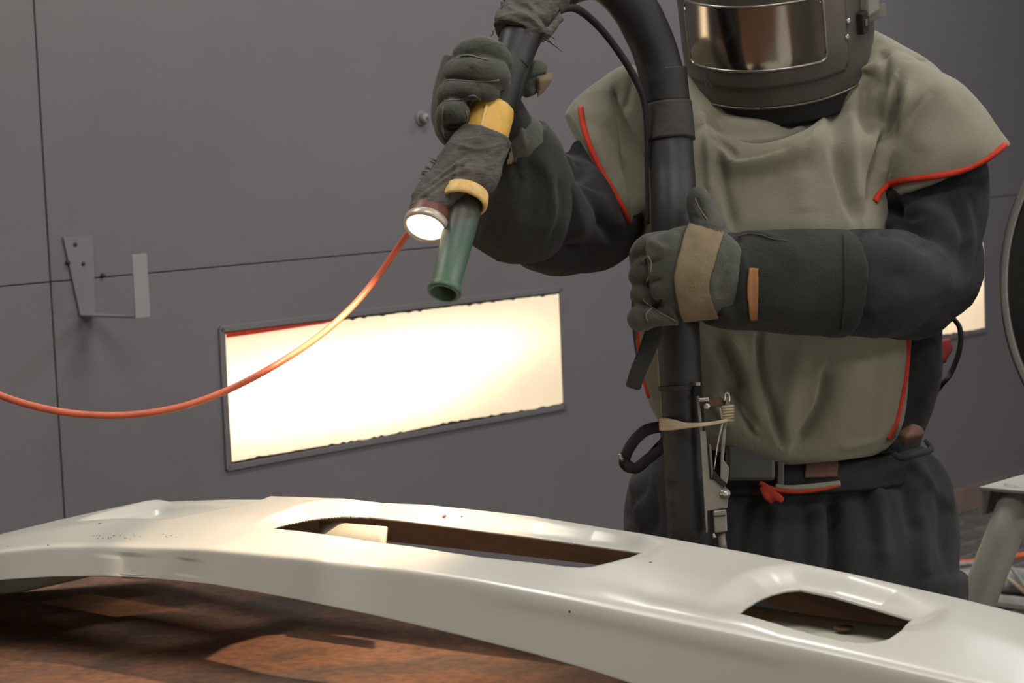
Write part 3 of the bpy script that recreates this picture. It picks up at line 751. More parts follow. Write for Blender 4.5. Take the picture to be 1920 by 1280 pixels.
folds(cape, [
    # gathered cloth under the helmet
    ([(1310, 205), (1350, 228), (1400, 243), (1450, 240), (1510, 215)], -.014, 5, 12),
    ([(1330, 235), (1390, 258), (1440, 260), (1500, 238), (1545, 210)], -.026, 4, 15),
    ([(1310, 185), (1345, 215), (1395, 232), (1460, 232), (1540, 205)], .002, 7),
    ([(1325, 262), (1360, 290), (1378, 303), (1430, 297), (1500, 272), (1550, 232)], .018, 26, 2),
    ([(1338, 255), (1372, 282), (1380, 296)], -.008, 6, 4), ([(1350, 238), (1420, 250), (1520, 222)], .008, 7),
    # right side gathers
    ([(1562, 175), (1558, 230), (1566, 300), (1590, 380), (1607, 420)], -.012, 8, 20), ([(1595, 200), (1600, 250), (1600, 320), (1610, 400)], .009, 14),
    ([(1625, 150), (1622, 220), (1640, 250)], -.010, 12), ([(1680, 150), (1665, 220), (1650, 280), (1632, 340), (1625, 410)], -.020, 5, 20),
    ([(1700, 150), (1685, 230), (1665, 290), (1645, 350)], .012, 14), ([(1762, 150), (1725, 200), (1690, 240), (1675, 280)], -.010, 12, 18), ([(1800, 180), (1760, 230), (1720, 290)], .005, 22),
    ([(1690, 110), (1730, 112), (1770, 115)], -.003, 3), ([(1655, 90), (1660, 120), (1650, 170)], -.010, 10), ([(1620, 130), (1632, 155), (1635, 190)], .002, 8),
    ([(1350, 290), (1355, 350), (1375, 430)], -.010, 5, 12), ([(1318, 200), (1330, 300), (1335, 380)], .010, 12), ([(1480, 265), (1460, 310), (1440, 340)], -.003, 8),
    ([(1520, 250), (1500, 310)], -.003, 8), ([(1500, 320), (1510, 400)], .003, 24),
    # left cap
    ([(1150, 150), (1158, 200), (1168, 250), (1175, 300)], -.010, 6, 12), ([(1190, 130), (1180, 170), (1172, 210)], -.006, 8), ([(1165, 290), (1185, 350), (1196, 420), (1198, 470)], -.010, 7, 14),
    ([(1110, 230), (1140, 320), (1170, 400)], .004, 20), ([(1120, 160), (1140, 240)], .004, 16),
    # lower front
    ([(1419, 610), (1421, 690), (1440, 760), (1462, 830)], -.012, 3, 12), ([(1546, 690), (1536, 750), (1508, 800), (1486, 835)], -.015, 4, 14), ([(1500, 650), (1480, 750), (1475, 835)], .008, 20),
    ([(1340, 630), (1370, 700), (1385, 740)], -.012, 14), ([(1350, 720), (1385, 770), (1415, 815)], -.012, 6, 12), ([(1380, 760), (1420, 812)], .008, 7), ([(1330, 740), (1370, 800)], .008, 10),
    ([(1600, 660), (1580, 760), (1540, 830)], .004, 22), ([(1370, 630), (1400, 700), (1430, 800)], .006, 16), ([(1570, 840), (1640, 826), (1670, 800)], .004, 10), ([(1225, 640), (1222, 700), (1235, 760)], -.008, 8),
    ([(1650, 640), (1650, 720), (1630, 800)], -.004, 14)], wob=.004, wobs=7)
bc = bvh(cape)
strip_on('red_piping', bc, [(1089, 203), (1093, 230), (1107, 275), (1131, 325), (1157, 370), (1175, 405), (1186, 440), (1192, 480), (1195, 520)], .0085, m_red, cape, off=.001, n=50)
strip_on('red_piping', bc, [(1884, 272), (1862, 290), (1830, 310), (1795, 322), (1750, 331), (1700, 337), (1668, 345), (1650, 360), (1640, 378)], .0095, m_red, cape, off=.001, n=60)
strip_on('red_piping', bc, [(1701, 615), (1702, 660), (1697, 710), (1688, 760), (1678, 800), (1664, 822)], .010, m_red, cape, off=.0, n=40)
strip_on('red_piping', bc, [(1196, 600), (1200, 650), (1206, 700), (1218, 745)], .006, m_red, cape, off=.0, n=40)

# helmet ------------------------------------------------------------
HC = P(1455, 28, 3.2)
yaw, pitch, roll = math.radians(-20), math.radians(20), math.radians(1)
Rm = Matrix.Rotation(roll, 3, 'Y') @ Matrix.Rotation(yaw, 3, 'Z') @ Matrix.Rotation(pitch, 3, 'X')
hel = bpy.data.objects.new('helmet', None); COL.objects.link(hel); put(hel, who)
def hpnt(an, z, k=1.0, rx=.1435, ry=.16):
    """point on the helmet wall: an = angle from the face direction, z local height"""
    cz = z
    e = 1.0
    if z > .09: e = math.sqrt(max(0, 1-((z-.09)/.125)**2))
    if z < -.02: e = 1-.07*((-z-.02)/.1)**1.5
    v = Vector((math.sin(an)*rx*e*k, -math.cos(an)*ry*e*k, cz))
    return HC + Rm @ v
def hshell(name, z0, z1, nz, k, m, close_top=False, parent=who, seg=96, th=.003):
    V, Fc = [], []
    for i in range(nz+1):
        z = z0+(z1-z0)*i/nz
        for q in range(seg): V.append(hpnt(2*math.pi*q/seg, z, k))
    for i in range(nz):
        for q in range(seg):
            q2 = (q+1) % seg; Fc.append((i*seg+q, i*seg+q2, (i+1)*seg+q2, (i+1)*seg+q))
    o = mesh_obj(name, V, Fc, m, parent); s = o.modifiers.new('s', 'SOLIDIFY'); s.thickness = th; return o
HZ0 = -.094
hs = hshell('helmet_shell', HZ0, .2149, 70, 1.0, m_helm)
# curved front patches
def hpatch(name, a0, a1, z0, z1, k, m, rnd=0.0, na=50, nz=20, th=.003, parent=who):
    V, Fc = [], []
    for i in range(nz+1):
        for j in range(na+1):
            u, v = j/na*2-1, i/nz*2-1
            V.append(hpnt(math.radians((a0+a1)/2+(a1-a0)/2*u), (z0+z1)/2+(z1-z0)/2*v, k))
    for i in range(nz):
        for j in range(na):
            u, v = abs((j+.5)/na*2-1), abs((i+.5)/nz*2-1)
            ca, cz = (a1-a0)/2*math.pi/180*.15, (z1-z0)/2
            du, dv = u*ca-(ca-rnd), v*cz-(cz-rnd)
            if rnd and du > 0 and dv > 0 and math.hypot(du, dv) > rnd: continue
            a = i*(na+1)+j; Fc.append((a, a+1, a+na+2, a+na+1))
    o = mesh_obj(name, V, Fc, m, parent); s = o.modifiers.new('s', 'SOLIDIFY'); s.thickness = th; s.offset = 0; return o
AV0, AV1, ZV0, ZV1 = -48, 42, -.034, .062
hpatch('visor', AV0, AV1, ZV0, ZV1, 1.012, m_visor, .012, 90, 40, .002)
def hpath(name, pts, r, k, m, n=120):
    pts = cr([(*p, 0) for p in pts], n) if n else pts
    Q = [hpnt(math.radians(p[0]), p[1], k) for p in pts]
    return tube(name, [(*q, r) for q in Q], m, who, px=False, n=len(Q), seg=8)
fr = []
def seg_l(a, b_, n): return [(a[0]+(b_[0]-a[0])*i/n, a[1]+(b_[1]-a[1])*i/n) for i in range(n)]
rc = 4.0; rz = .010
loop = seg_l((AV0+rc, ZV0), (AV1-rc, ZV0), 30)+[(AV1-rc+rc*math.sin(t), ZV0+rz-rz*math.cos(t)) for t in np.linspace(0, math.pi/2, 7)]+seg_l((AV1, ZV0+rz), (AV1, ZV1-rz), 8)+[(AV1-rc+rc*math.cos(t), ZV1-rz+rz*math.sin(t)) for t in np.linspace(0, math.pi/2, 7)]+seg_l((AV1-rc, ZV1), (AV0+rc, ZV1), 30)+[(AV0+rc-rc*math.sin(t), ZV1-rz+rz*math.cos(t)) for t in np.linspace(0, math.pi/2, 7)]+seg_l((AV0, ZV1-rz), (AV0, ZV0+rz), 8)+[(AV0+rc-rc*math.cos(t), ZV0+rz-rz*math.sin(t)) for t in np.linspace(0, math.pi/2, 7)]
Q = [hpnt(math.radians(a), z, 1.016) for a, z in loop]
tube('visor_frame', [(*q, .0022) for q in Q]+[(*Q[0], .0022)], m_frame, who, px=False, n=len(Q)+1, seg=8)
hpatch('front_plate', -62, 58, -.062, .115, 1.004, m_helm, .02, 80, 30, .004)
# neck band below the rim, and rim
tube('rim', [(*hpnt(2*math.pi*q/96, HZ0, 1.0), .0018) for q in range(97)], m_helm, who, px=False, n=97, seg=8)
hshell('neck_band', HZ0-.034, HZ0, 6, .965, m_black)
# side hinge block, rivets
bh = bvh(hs)
for q in ((1588, 40), (1586, 70)):
    h = hit(bh, *q, 0)
    if h: lathe('rivet', h[0], h[1], [(0, .0055), (.004, .005), (.005, .003), (.0051, 0)], m_frame, who, 16)
h = hit(bh, 1612, 42, 0)
bn = h[1]; bu = (Rm @ Vector((0, 0, 1))); bs = bn.cross(bu).normalized()
boxo('hinge_clip', h[0]+bn*.004, bs*.009, bu*.016, bn*.006, m_hole, who, bev=.002)
boxo('hinge_pin', h[0]+bn*.010, bs*.003, bu*.005, bn*.002, m_frame, who, bev=.0008)
h2 = hit(bh, 1622, 4, 0)
boxo('hinge_cover', h2[0]+h2[1]*.006, bs*.017, bu*.018, h2[1]*.008, mat('cover_plastic', (.2, .19, .165), .5), who, bev=.004)
boxo('hinge_lever', P(1640, 25, 3.14), (rgt*.016+up*.006), bu*.010, fwd*.002, mat('lever_plastic', (.22, .2, .18), .5), who, bev=.001)
# faint embossed letters on the lower edge of the front plate
fc = bpy.data.curves.new('embossed_letters', 'FONT'); fc.body = 'NII'; fc.size = .02; fc.extrude = .0003
h = hit(bvh(hs), 1322, 152, .004)
fo = bpy.data.objects.new('embossed_letters', fc); COL.objects.link(fo); fc.materials.append(m_joint)
zz_ = h[1]; xx_ = (rgt - zz_*rgt.dot(zz_)).normalized(); xx_ = (xx_ - up*.12).normalized(); yy_ = zz_.cross(xx_).normalized()
Mx = Matrix((xx_, yy_, zz_)).transposed().to_4x4(); Mx.translation = h[0]+zz_*.003
fo.matrix_world = Mx; mw = Mx.copy(); me_ = bpy.data.meshes.new_from_object(fo.evaluated_get(bpy.context.evaluated_depsgraph_get())); me_.transform(Mx); bpy.data.objects.remove(fo)
fo = bpy.data.objects.new('embossed_letters', me_); COL.objects.link(fo); put(fo, who)
bpy.data.objects.remove(hel)

# belt ---------------------------------------------------------------
def ringband(name, rows, m, th=.004, seg=90, power=2.4, y_off=None):
    """closed flat band around the waist: rows (y, xl, xr, dc, hd)"""
    V, Fc = [], []
    nr = len(rows)
    for y, xl, xr, dc, hd in rows:
        c = P((xl+xr)/2, y, dc); a = (xr-xl)/2*dc/F
        for k in range(seg):
            an = 2*math.pi*k/seg; cx, sx = math.cos(an), math.sin(an)
            V.append(c+Vector((a*math.copysign(abs(cx)**(2/power), cx), hd*math.copysign(abs(sx)**(2/power), sx), 0)))
    for i in range(nr-1):
        for k in range(seg):
            k2 = (k+1) % seg; Fc.append((i*seg+k, i*seg+k2, (i+1)*seg+k2, (i+1)*seg+k))
    o = mesh_obj(name, V, Fc, m, who); s = o.modifiers.new('s', 'SOLIDIFY'); s.thickness = th; return o
belt = ringband('belt', [(838, 1262, 1700, DC, .150), (845, 1240, 1705, DC, .155), (868, 1225, 1712, DC, .158), (890, 1222, 1716, DC, .160), (897, 1222, 1716, DC, .158)], m_black)
# the band droops to the right as in the photo; buckle, leather piece, trim
m_buck = mat('buckle_plastic', (.045, .045, .042), .45)
fb = DC-.168
bk = boxo('buckle', P(1407, 868, fb), rgt*.036, fwd*.008, up*.026, m_buck, belt, bev=.006)
boxo('buckle_ring', P(1463, 876, fb-.002), rgt*.005, fwd*.006, up*.028, m_buck, belt, bev=.002)
boxo('buckle_slot', P(1445, 872, fb-.0), rgt*.010, fwd*.005, up*.018, m_hole, belt, bev=.002)
bb_ = bvh(belt)
patch_on('leather_piece', bb_, ([(1512, 850), (1510, 873), (1508, 896)], [(1568, 846), (1570, 870), (1568, 894)]), m_brown, belt, off=.003)
# folded hem of lining under the belt, with a red tail
V_ = tube_geo([(1455, 912, 3.075, .004), (1480, 915, 3.068, .0045), (1520, 913, 3.065, .005), (1575, 906, 3.07, .0045)], n=24, seg=10)
mesh_obj('lining_hem', *V_, m_cape, who)
m_dred = mat('dull_red', (.30, .035, .018), .8, spec=.15)
tube('lining_piping', [(1425, 905, 3.075, .0035), (1450, 917, 3.066, .0035), (1490, 922, 3.062, .003), (1530, 919, 3.062, .0028), (1572, 911, 3.068, .0022)], m_dred, who, n=24, seg=10)
fuse('red_tail', [tube_geo([(1428, 912, 3.072, .005), (1440, 930, 3.062, .007), (1450, 943, 3.062, .004)], n=10, seg=10, flat=.5, flatdir=tuple(fwd)), tube_geo([(1432, 912, 3.07, .005), (1455, 930, 3.058, .0065), (1468, 938, 3.06, .0055)], n=10, seg=10, flat=.5, flatdir=tuple(fwd))], .002, m_dred, who, 1)
h = hit(bt, 1614, 879, .002)
if h: lathe('red_stud', h[0], h[1], [(0, .005), (.002, .005), (.003, 0)], m_red, who, 12)
# rag tucked in the belt at the right, and the pocket behind it
fuse('brown_rag', [hull_geo([P(1683, 812, 3.09), P(1692, 838, 3.09), P(1730, 800, 3.09), P(1735, 815, 3.09), P(1712, 792, 3.09), P(1690, 805, 3.12), P(1725, 815, 3.13), P(1700, 820, 3.075)])], .003, m_brown, who, 1)
tube('pocket_edge', [(1675, 850, 3.10, .004), (1690, 858, 3.092, .005), (1715, 852, 3.09, .005), (1745, 842, 3.11, .005), (1735, 825, 3.12, .003)], m_trous, who, n=24, seg=8)
# air line and lining at the small of the back, right
tube('air_line', [(1740, 560, 3.42, .004), (1790, 600, 3.40, .004), (1801, 625, 3.39, .0045), (1798, 660, 3.38, .0045), (1782, 700, 3.37, .0045), (1765, 722, 3.36, .004), (1720, 780, 3.40, .004)], m_black, who, n=40, seg=10)
fuse('red_lining', [hull_geo([P(1785, 632, 3.38), P(1788, 655, 3.38), P(1775, 680, 3.37), P(1755, 690, 3.36), P(1750, 640, 3.37), P(1760, 640, 3.33), P(1760, 680, 3.33)])], .004, mat('dark_red_lining', (.3, .02, .02), .8), who, 1)
# strap loops at the left hip
m_strap = mat('black_webbing', (.012, .012, .012), .7, 0, (.02, .02, .02), 30, .3, 200)
def strap(name, pts, wd, m, parent, th=.0018, n=40):
    return tube(name, [(a, b_, c, wd) for a, b_, c in pts], m, parent, n=n, seg=12, flat=.28, flatdir=tuple(fwd+rgt*.5))
strap('strap_loop', [(1238, 800, 3.12), (1212, 806, 3.10), (1190, 825, 3.09), (1175, 850, 3.09), (1172, 870, 3.10), (1188, 880, 3.11), (1205, 868, 3.11), (1225, 846, 3.11), (1245, 825, 3.12)], .0085, m_strap, who)
tube('strap_keeper', [(1161, 851, 3.085, .003), (1168, 864, 3.085, .003)], m_frame, who, n=4, seg=8)
tube('strap_tail', [(1170, 862, 3.10, .006), (1190, 878, 3.10, .008), (1215, 860, 3.10, .008), (1245, 838, 3.10, .007)], m_strap, who, n=16, seg=10)
# dark rubber flap hanging below the fist
fuse('rubber_flap', [tube_geo([(1232, 590, 2.93, .013), (1225, 625, 2.925, .0135), (1212, 660, 2.925, .0125), (1197, 695, 2.925, .0120), (1186, 728, 2.93, .0115)], n=30, seg=16, flat=.35, flatdir=tuple(fwd))], .0025, m_gaunt, who, 2)

# gloves --------------------------------------------------------------
# fist on the gun (left)
gg = [
  tube_geo([(868, 112, 2.825, .015), (872, 98, 2.79, .0160), (900, 92, 2.765, .0165), (930, 98, 2.76, .0150), (944, 112, 2.775, .0130), (948, 128, 2.80, .011)], n=26, seg=18),
  tube_geo([(850, 150, 2.82, .0165), (856, 135, 2.785, .0180), (882, 130, 2.758, .0185), (914, 133, 2.752, .0180), (934, 143, 2.765, .0165), (940, 158, 2.80, .012)], n=26, seg=18),
  tube_geo([(838, 192, 2.82, .0155), (846, 173, 2.785, .0165), (868, 166, 2.762, .0155), (894, 168, 2.755, .0150), (914, 168, 2.76, .0155), (922, 176, 2.79, .011)], n=26, seg=18),
  tube_geo([(836, 228, 2.81, .0150), (840, 214, 2.78, .0155), (852, 208, 2.762, .0160), (862, 212, 2.76, .0150), (860, 226, 2.775, .011)], n=20, seg=18),
  tube_geo([(860, 110, 2.84, .02), (845, 160, 2.84, .022), (838, 200, 2.83, .022), (840, 245, 2.82, .018), (850, 262, 2.81, .012)], n=26, seg=18),
  tube_geo([(842, 225, 2.80, .012), (846, 245, 2.785, .013), (858, 258, 2.785, .011)], n=14, seg=14),
  tube_geo([(845, 160, 2.85, .026), (880, 200, 2.865, .034), (930, 235, 2.875, .036), (968, 255, 2.885, .036), (985, 285, 2.90, .038)], n=30, seg=20),
]
g1 = fuse('glove', gg, .0024, m_glove, who, 2)
folds(g1, [([(858, 108), (880, 103), (905, 108)], -.004, 3), ([(838, 148), (880, 150), (935, 156)], -.003, 3), ([(830, 190), (880, 185), (915, 190)], -.003, 3),
           ([(835, 235), (850, 238), (868, 228)], -.003, 4), ([(890, 165), (898, 158)], -.003, 5), ([(885, 128), (892, 118)], .003, 8), ([(960, 200), (975, 240), (985, 280)], .004, 6),
           ([(970, 240), (955, 270), (950, 300)], -.005, 6)], wob=.0022, wobs=28)
g1b = bvh(g1)
m_seam = mat('glove_seam', (.17, .165, .14), .9)
for pl_ in ([(856, 110), (868, 104), (885, 104), (902, 110), (915, 113)], [(836, 152), (850, 150), (880, 153), (905, 152), (935, 150)], [(834, 190), (850, 188), (870, 184), (888, 178), (900, 186)], [(873, 208), (876, 222), (870, 234), (858, 238), (845, 240)], [(832, 200), (830, 225), (834, 250)]):
    strip_on('seam', g1b, pl_, .0022, m_seam, g1, th=.0014, off=.0004, n=24)
# thumb seen behind the hose, tan leather inside
th_ = fuse('thumb', [tube_geo([(972, 170, 2.87, .017), (992, 148, 2.865, .018), (1010, 136, 2.86, .017), (1026, 138, 2.86, .012)], n=18, seg=16), tube_geo([(990, 160, 2.86, .012), (1000, 178, 2.86, .008)], n=8, seg=12)], .0024, m_glove, g1, 2)
folds(th_, [([(990, 150), (1010, 142), (1036, 140)], -.003, 3)], wob=.002, wobs=30)
fuse('thumb_lining', [hull_geo([P(1003, 142, 2.85), P(1038, 134, 2.855), P(1036, 150, 2.85), P(1022, 172, 2.85), P(1008, 184, 2.85), P(1012, 150, 2.835), P(1006, 160, 2.87), P(1028, 145, 2.88)])], .0025, m_tan, g1, 2)
# thumb base and gauntlet of the raised hand
c1_ = fuse('gauntlet', [tube_geo([(978, 240, 2.895, .036), (985, 290, 2.91, .052), (985, 350, 2.93, .068), (972, 405, 2.955, .074), (965, 440, 2.975, .070)], n=30, seg=30)], .004, m_gaunt, g1, 2)
folds(c1_, [([(1000, 290), (1030, 340), (1036, 400), (1020, 450)], .008, 8, 20), ([(960, 300), (975, 350)], -.006, 10), ([(920, 455), (945, 465)], .004, 6), ([(1045, 330), (1050, 390), (1030, 450)], -.008, 10),
            ([(990, 300), (1000, 360), (990, 420)], -.005, 16)], wob=.004, wobs=12)
fuse('cuff_edge', [hull_geo([P(970, 235, 2.86), P(988, 230, 2.87), P(985, 262, 2.87), P(962, 310, 2.87), P(948, 312, 2.86), P(955, 270, 2.85), P(970, 260, 2.88)])], .003, m_tan, g1, 2)
# fist on the vertical hose (right)
gh = [
  tube_geo([(1370, 525, 2.93, .048), (1330, 515, 2.905, .061), (1290, 510, 2.895, .064), (1255, 510, 2.89, .058), (1230, 515, 2.895, .050)], n=30, seg=30),
  tube_geo([(1250, 455, 2.885, .020), (1218, 462, 2.90, .019), (1203, 475, 2.93, .018), (1205, 485, 2.965, .016)], n=20, seg=18),
  tube_geo([(1245, 500, 2.88, .022), (1213, 508, 2.895, .019), (1203, 515, 2.93, .018), (1208, 520, 2.965, .016)], n=20, seg=18),
  tube_geo([(1245, 545, 2.885, .022), (1216, 548, 2.895, .0185), (1206, 552, 2.93, .017), (1210, 552, 2.965, .016)], n=20, seg=18),
  tube_geo([(1262, 575, 2.88, .026), (1225, 588, 2.885, .020), (1204, 597, 2.90, .019), (1200, 602, 2.94, .016)], n=20, seg=18),
  # thumb, up against the hose
  tube_geo([(1330, 470, 2.90, .032), (1328, 430, 2.915, .026), (1318, 398, 2.92, .020), (1311, 372, 2.92, .017), (1306, 364, 2.925, .014)], n=26, seg=18),
  tube_geo([(1326, 385, 2.93, .012), (1334, 405, 2.93, .014), (1335, 430, 2.93, .014)], n=12, seg=14),
]
g2 = fuse('glove', gh, .003, m_glove, who, 2)
folds(g2, [([(1196, 498), (1215, 492), (1240, 485)], -.006, 5), ([(1196, 535), (1215, 530), (1240, 525)], -.006, 5), ([(1198, 575), (1215, 570), (1245, 566)], -.008, 6),
           ([(1218, 570), (1240, 590), (1265, 600)], -.006, 5, 10), ([(1220, 600), (1212, 575)], .004, 6), ([(1225, 575), (1215, 545), (1205, 530)], -.005, 7), ([(1250, 430), (1270, 480), (1262, 560)], .003, 16),
           ([(1300, 425), (1330, 432), (1375, 432)], -.007, 5, 9), ([(1303, 372), (1316, 400), (1325, 410)], -.004, 3, 6), ([(1300, 405), (1320, 412)], -.003, 4), ([(1345, 560), (1370, 480)], -.005, 10), ([(1215, 450), (1250, 470)], .004, 8)], wob=.0035, wobs=18)
g2b = bvh(g2)
g3 = fuse('gauntlet', [tube_geo([(1338, 521, 2.915, .064), (1380, 528, 2.925, .068), (1430, 528, 2.93, .0705), (1500, 528, 2.945, .0735), (1583, 530, 2.965, .0755)], n=36, seg=40)], .0035, m_gaunt, g2, 2)
folds(g3, [([(1382, 425), (1378, 440), (1386, 455)], -.010, 3, 7), ([(1385, 446), (1400, 437), (1440, 444), (1460, 450)], .004, 3, 8), ([(1372, 460), (1366, 520), (1375, 580)], -.008, 12), ([(1350, 500), (1345, 560), (1380, 610)], .006, 10),
           ([(1395, 470), (1392, 540), (1398, 600)], .005, 12), ([(1480, 450), (1500, 530), (1480, 600)], .003, 30), ([(1420, 610), (1500, 622), (1570, 622)], -.003, 10)], wob=.003, wobs=12)
g3b = bvh(g3)
strip_on('cuff_hem', g3b, [(1582, 440), (1584, 500), (1583, 560), (1578, 618)], .0035, m_gaunt, g2, th=.002, off=.001)
strip_on('cuff_seam', g3b, [(1386, 444), (1400, 439), (1425, 441), (1450, 449), (1475, 452)], .002, m_glove, g2, th=.0012, off=.001)
patch_on('leather_patch', g3b, ([(1402, 503), (1399, 545), (1405, 597)], [(1421, 504), (1421, 550), (1419, 597)]), m_patch, g2, off=.003, nu=8)
for pl_ in ([(1203, 492), (1215, 480), (1222, 500), (1212, 530)], [(1205, 560), (1220, 575), (1245, 590), (1265, 600)], [(1215, 602), (1212, 588), (1222, 578)], [(1303, 372), (1312, 392), (1326, 412)]):
    strip_on('seam', bvh(g2), pl_, .002, m_seam, g2, th=.0012, off=.0004, n=24)
both = fuse('knuckle_band', [], .1, m_tan, g2) if False else None
class _U: pass
allv = [v.co.copy() for v in g2.data.vertices]; o_ = len(allv); allf = [tuple(p.vertices) for p in g2.data.polygons]
allv += [v.co.copy() for v in g3.data.vertices]; allf += [tuple(i+o_ for i in p.vertices) for p in g3.data.polygons]
gall = BVHTree.FromPolygons(allv, allf)
patch_on('knuckle_band', gall, ([(1291, 424), (1277, 460), (1265, 520), (1272, 570), (1283, 598)], [(1355, 440), (1342, 480), (1328, 530), (1334, 565), (1346, 592)]), m_tan, g2, nu=24, nv=40, off=.0035, th=.003)

# ---------------------------------------------------------------- blast hose with the gun
bhz = empty('blast_hose', P(1262, 420, 3.04), 'thick black blasting hose with taped yellow coupling and green nozzle held by the worker', 'hose')
HR = .0325
Tz = TZ
tube('hose', [(958, 128, 2.825, .0245), (968, 92, 2.84, .026), (985, 50, 2.86, .029), (1022, -5, 2.89, .031), (1075, -38, 2.93, .032), (1130, -40, 2.98, .032), (1182, 5, 3.01, HR), (1222, 80, 3.03, HR), (1244, 160, 3.035, HR), (1254, 240, 3.035, HR), (1261, 320, 3.02, HR*.98), (1264, 400, 3.00, HR*.98), (1266, 500, 2.995, HR*.98), (1270, 600, 3.0, HR*.96), (1275, 700, 3.01, HR*.93), (1281, 800, 3.015, HR*.93), (1288, 900, 3.02, HR*.95), (1295, 1000, 3.025, HR), (1302, 1100, 3.04, HR), (1312, 1300, 3.05, HR), (1330, 1700, 3.05, HR), (1360, 2020, 3.0, HR), (1430, 2105, 3.0, HR), (1600, 2135, 2.9, HR)], m_hose, bhz, n=220, seg=32)
rh = random.Random(5); hz = [o for o in bhz.children if o.name.startswith('hose')][0]
folds(hz, [([(1240+(y-700)*.035, y), (1262+(y-700)*.035, y+rh.uniform(-6, 6))], rh.choice((-.0016, .0014)), 2.6) for y in [rh.uniform(800, 990) for _ in range(26)]]+
    [([(1190+(y-60)*.16, y+6), (1222+(y-60)*.2, y-4)], rh.choice((-.0012, .001)), 3) for y in (60, 75, 92, 108, 120, 150)], wob=.0008, wobs=20)
# sleeves and clips round the hose
def collar(name, y0, y1, pts, r, m, parent=bhz, n=16):
    tube(name, [(a, b_, c, r) for a, b_, c in pts], m, parent, n=n, seg=36)
m_sleeve = mat('hose_sleeve', (.022, .021, .019), .7, 0, (.034, .032, .028), 20, .4, 90)
collar('rubber_sleeve', 0, 0, [(1251, 194, 3.035), (1255, 230, 3.033), (1258, 264, 3.03)], HR*1.07, m_sleeve)
collar('hose_clip', 0, 0, [(1276, 722, 3.011), (1276.5, 731, 3.011)], HR*.98, m_sleeve)
collar('rubber_sleeve', 0, 0, [(1244, 130, 3.035), (1250, 192, 3.035)], HR*1.02, m_hose)
# grip pipe of the gun
tube('grip_pipe', [(985, 50, 2.86, .0265), (968, 95, 2.84, .0258), (950, 140, 2.82, .0256), (930, 195, 2.803, .0256), (908, 250, 2.79, .026)], m_hose, bhz, n=40, seg=32)
tube('control_tube', [(995, 75, 2.845, .006), (985, 120, 2.825, .0075), (972, 165, 2.81, .0075), (962, 210, 2.81, .006)], m_black, bhz, n=30, seg=12)
g3_ = P(938, 178, 2.808); g4_ = P(868, 398, 2.735); gx = (P(832, 551, 2.670)-P(885, 345, 2.752)).normalized()
gc = P(917, 228, 2.79)
ax1 = (P(884, 348, 2.752)-P(922, 210, 2.79)).normalized()
lathe('yellow_coupling', P(925, 197, 2.792), ax1, [(0, .024), (.004, .0285), (.012, .0302), (.05, .0302), (.09, .0302)], m_yell, bhz)
# moulded rib of the coupling
hh = P(903, 230, 2.755)
tube('coupling_rib', [(912, 197, 2.758, .0022), (906, 222, 2.750, .0026), (898, 262, 2.740, .0026)], m_yell2, bhz, n=12, seg=8)
lathe('yellow_ring', P(872, 369, 2.730), gx, [(-.009, .024), (-.007, .0295), (.004, .031), (.009, .0305), (.012, .029), (.011, .026), (.0, .0235)], m_yell2, bhz)
def nozzle_mat():
    m = bpy.data.materials.new('nozzle_green_grey'); m.use_nodes = True
    nt = m.node_tree; b = nt.nodes['Principled BSDF']; N = nt.nodes.new; L = nt.links.new
    tc = N('ShaderNodeTexCoord'); sp = N('ShaderNodeSeparateXYZ'); L(tc.outputs['Generated'], sp.inputs[0])
    n = N('ShaderNodeTexNoise'); n.inputs['Scale'].default_value = 6; L(tc.outputs['Generated'], n.inputs['Vector'])
    ad = N('ShaderNodeMath'); ad.operation = 'MULTIPLY_ADD'; L(n.outputs['Fac'], ad.inputs[0]); ad.inputs[1].default_value = .2; L(sp.outputs['Z'], ad.inputs[2])
    r = N('ShaderNodeValToRGB'); e = r.color_ramp.elements; e[0].position = .2; e[0].color = (.05, .105, .062, 1); e[1].position = .82; e[1].color = (.055, .048, .042, 1)
    x = e.new(.62); x.color = (.042, .082, .062, 1)
    L(ad.outputs[0], r.inputs['Fac']); L(r.outputs['Color'], b.inputs['Base Color']); b.inputs['Roughness'].default_value = .5
    return m
nb = P(874, 378, 2.742); ne = P(832, 550, 2.672); nl = (ne-nb).length; na = (ne-nb).normalized()
nz_ = lathe('nozzle', nb, na, [(-.03, .0), (-.03, .0205), (0, .0222), (nl*.5, .0205), (nl-.012, .0186), (nl-.009, .0205), (nl-.006, .0216), (nl-.002, .0216), (nl, .0205), (nl, .0165), (nl-.05, .0145), (nl-.05, 0)], nozzle_mat(), bhz, 48)
# tape wrap that binds the lamp to the gun
lax = ((-fwd)*.60 + (-up)*.77 + (-rgt)*.22).normalized()
lampc = P(798, 426, 2.715)
fu = fuse('tape_wrap', [hull_geo(disc_pts(P(908, 258, 2.774), ax1, .0355)+disc_pts(P(888, 325, 2.757), ax1, .0345)+disc_pts(P(884, 338, 2.753), ax1, .0330)+disc_pts(P(842, 300, 2.79), lax, .016)+disc_pts(lampc-lax*.020-rgt*.004, lax, .0235)+disc_pts(lampc-lax*.045-rgt*.003, lax, .0255))], .002, m_tape, bhz, 2)
fds = [([(790, 380-8*i), (830+4*i, 345-9*i), (880, 325-10*i)], (.0018 if i % 2 else -.0018), 3, 4) for i in range(5)]
folds(fu, fds+[([(860, 300), (850, 350), (845, 385)], .003, 5), ([(850, 270), (900, 280), (945, 268)], .002, 4)], wob=.0035, wobs=30)
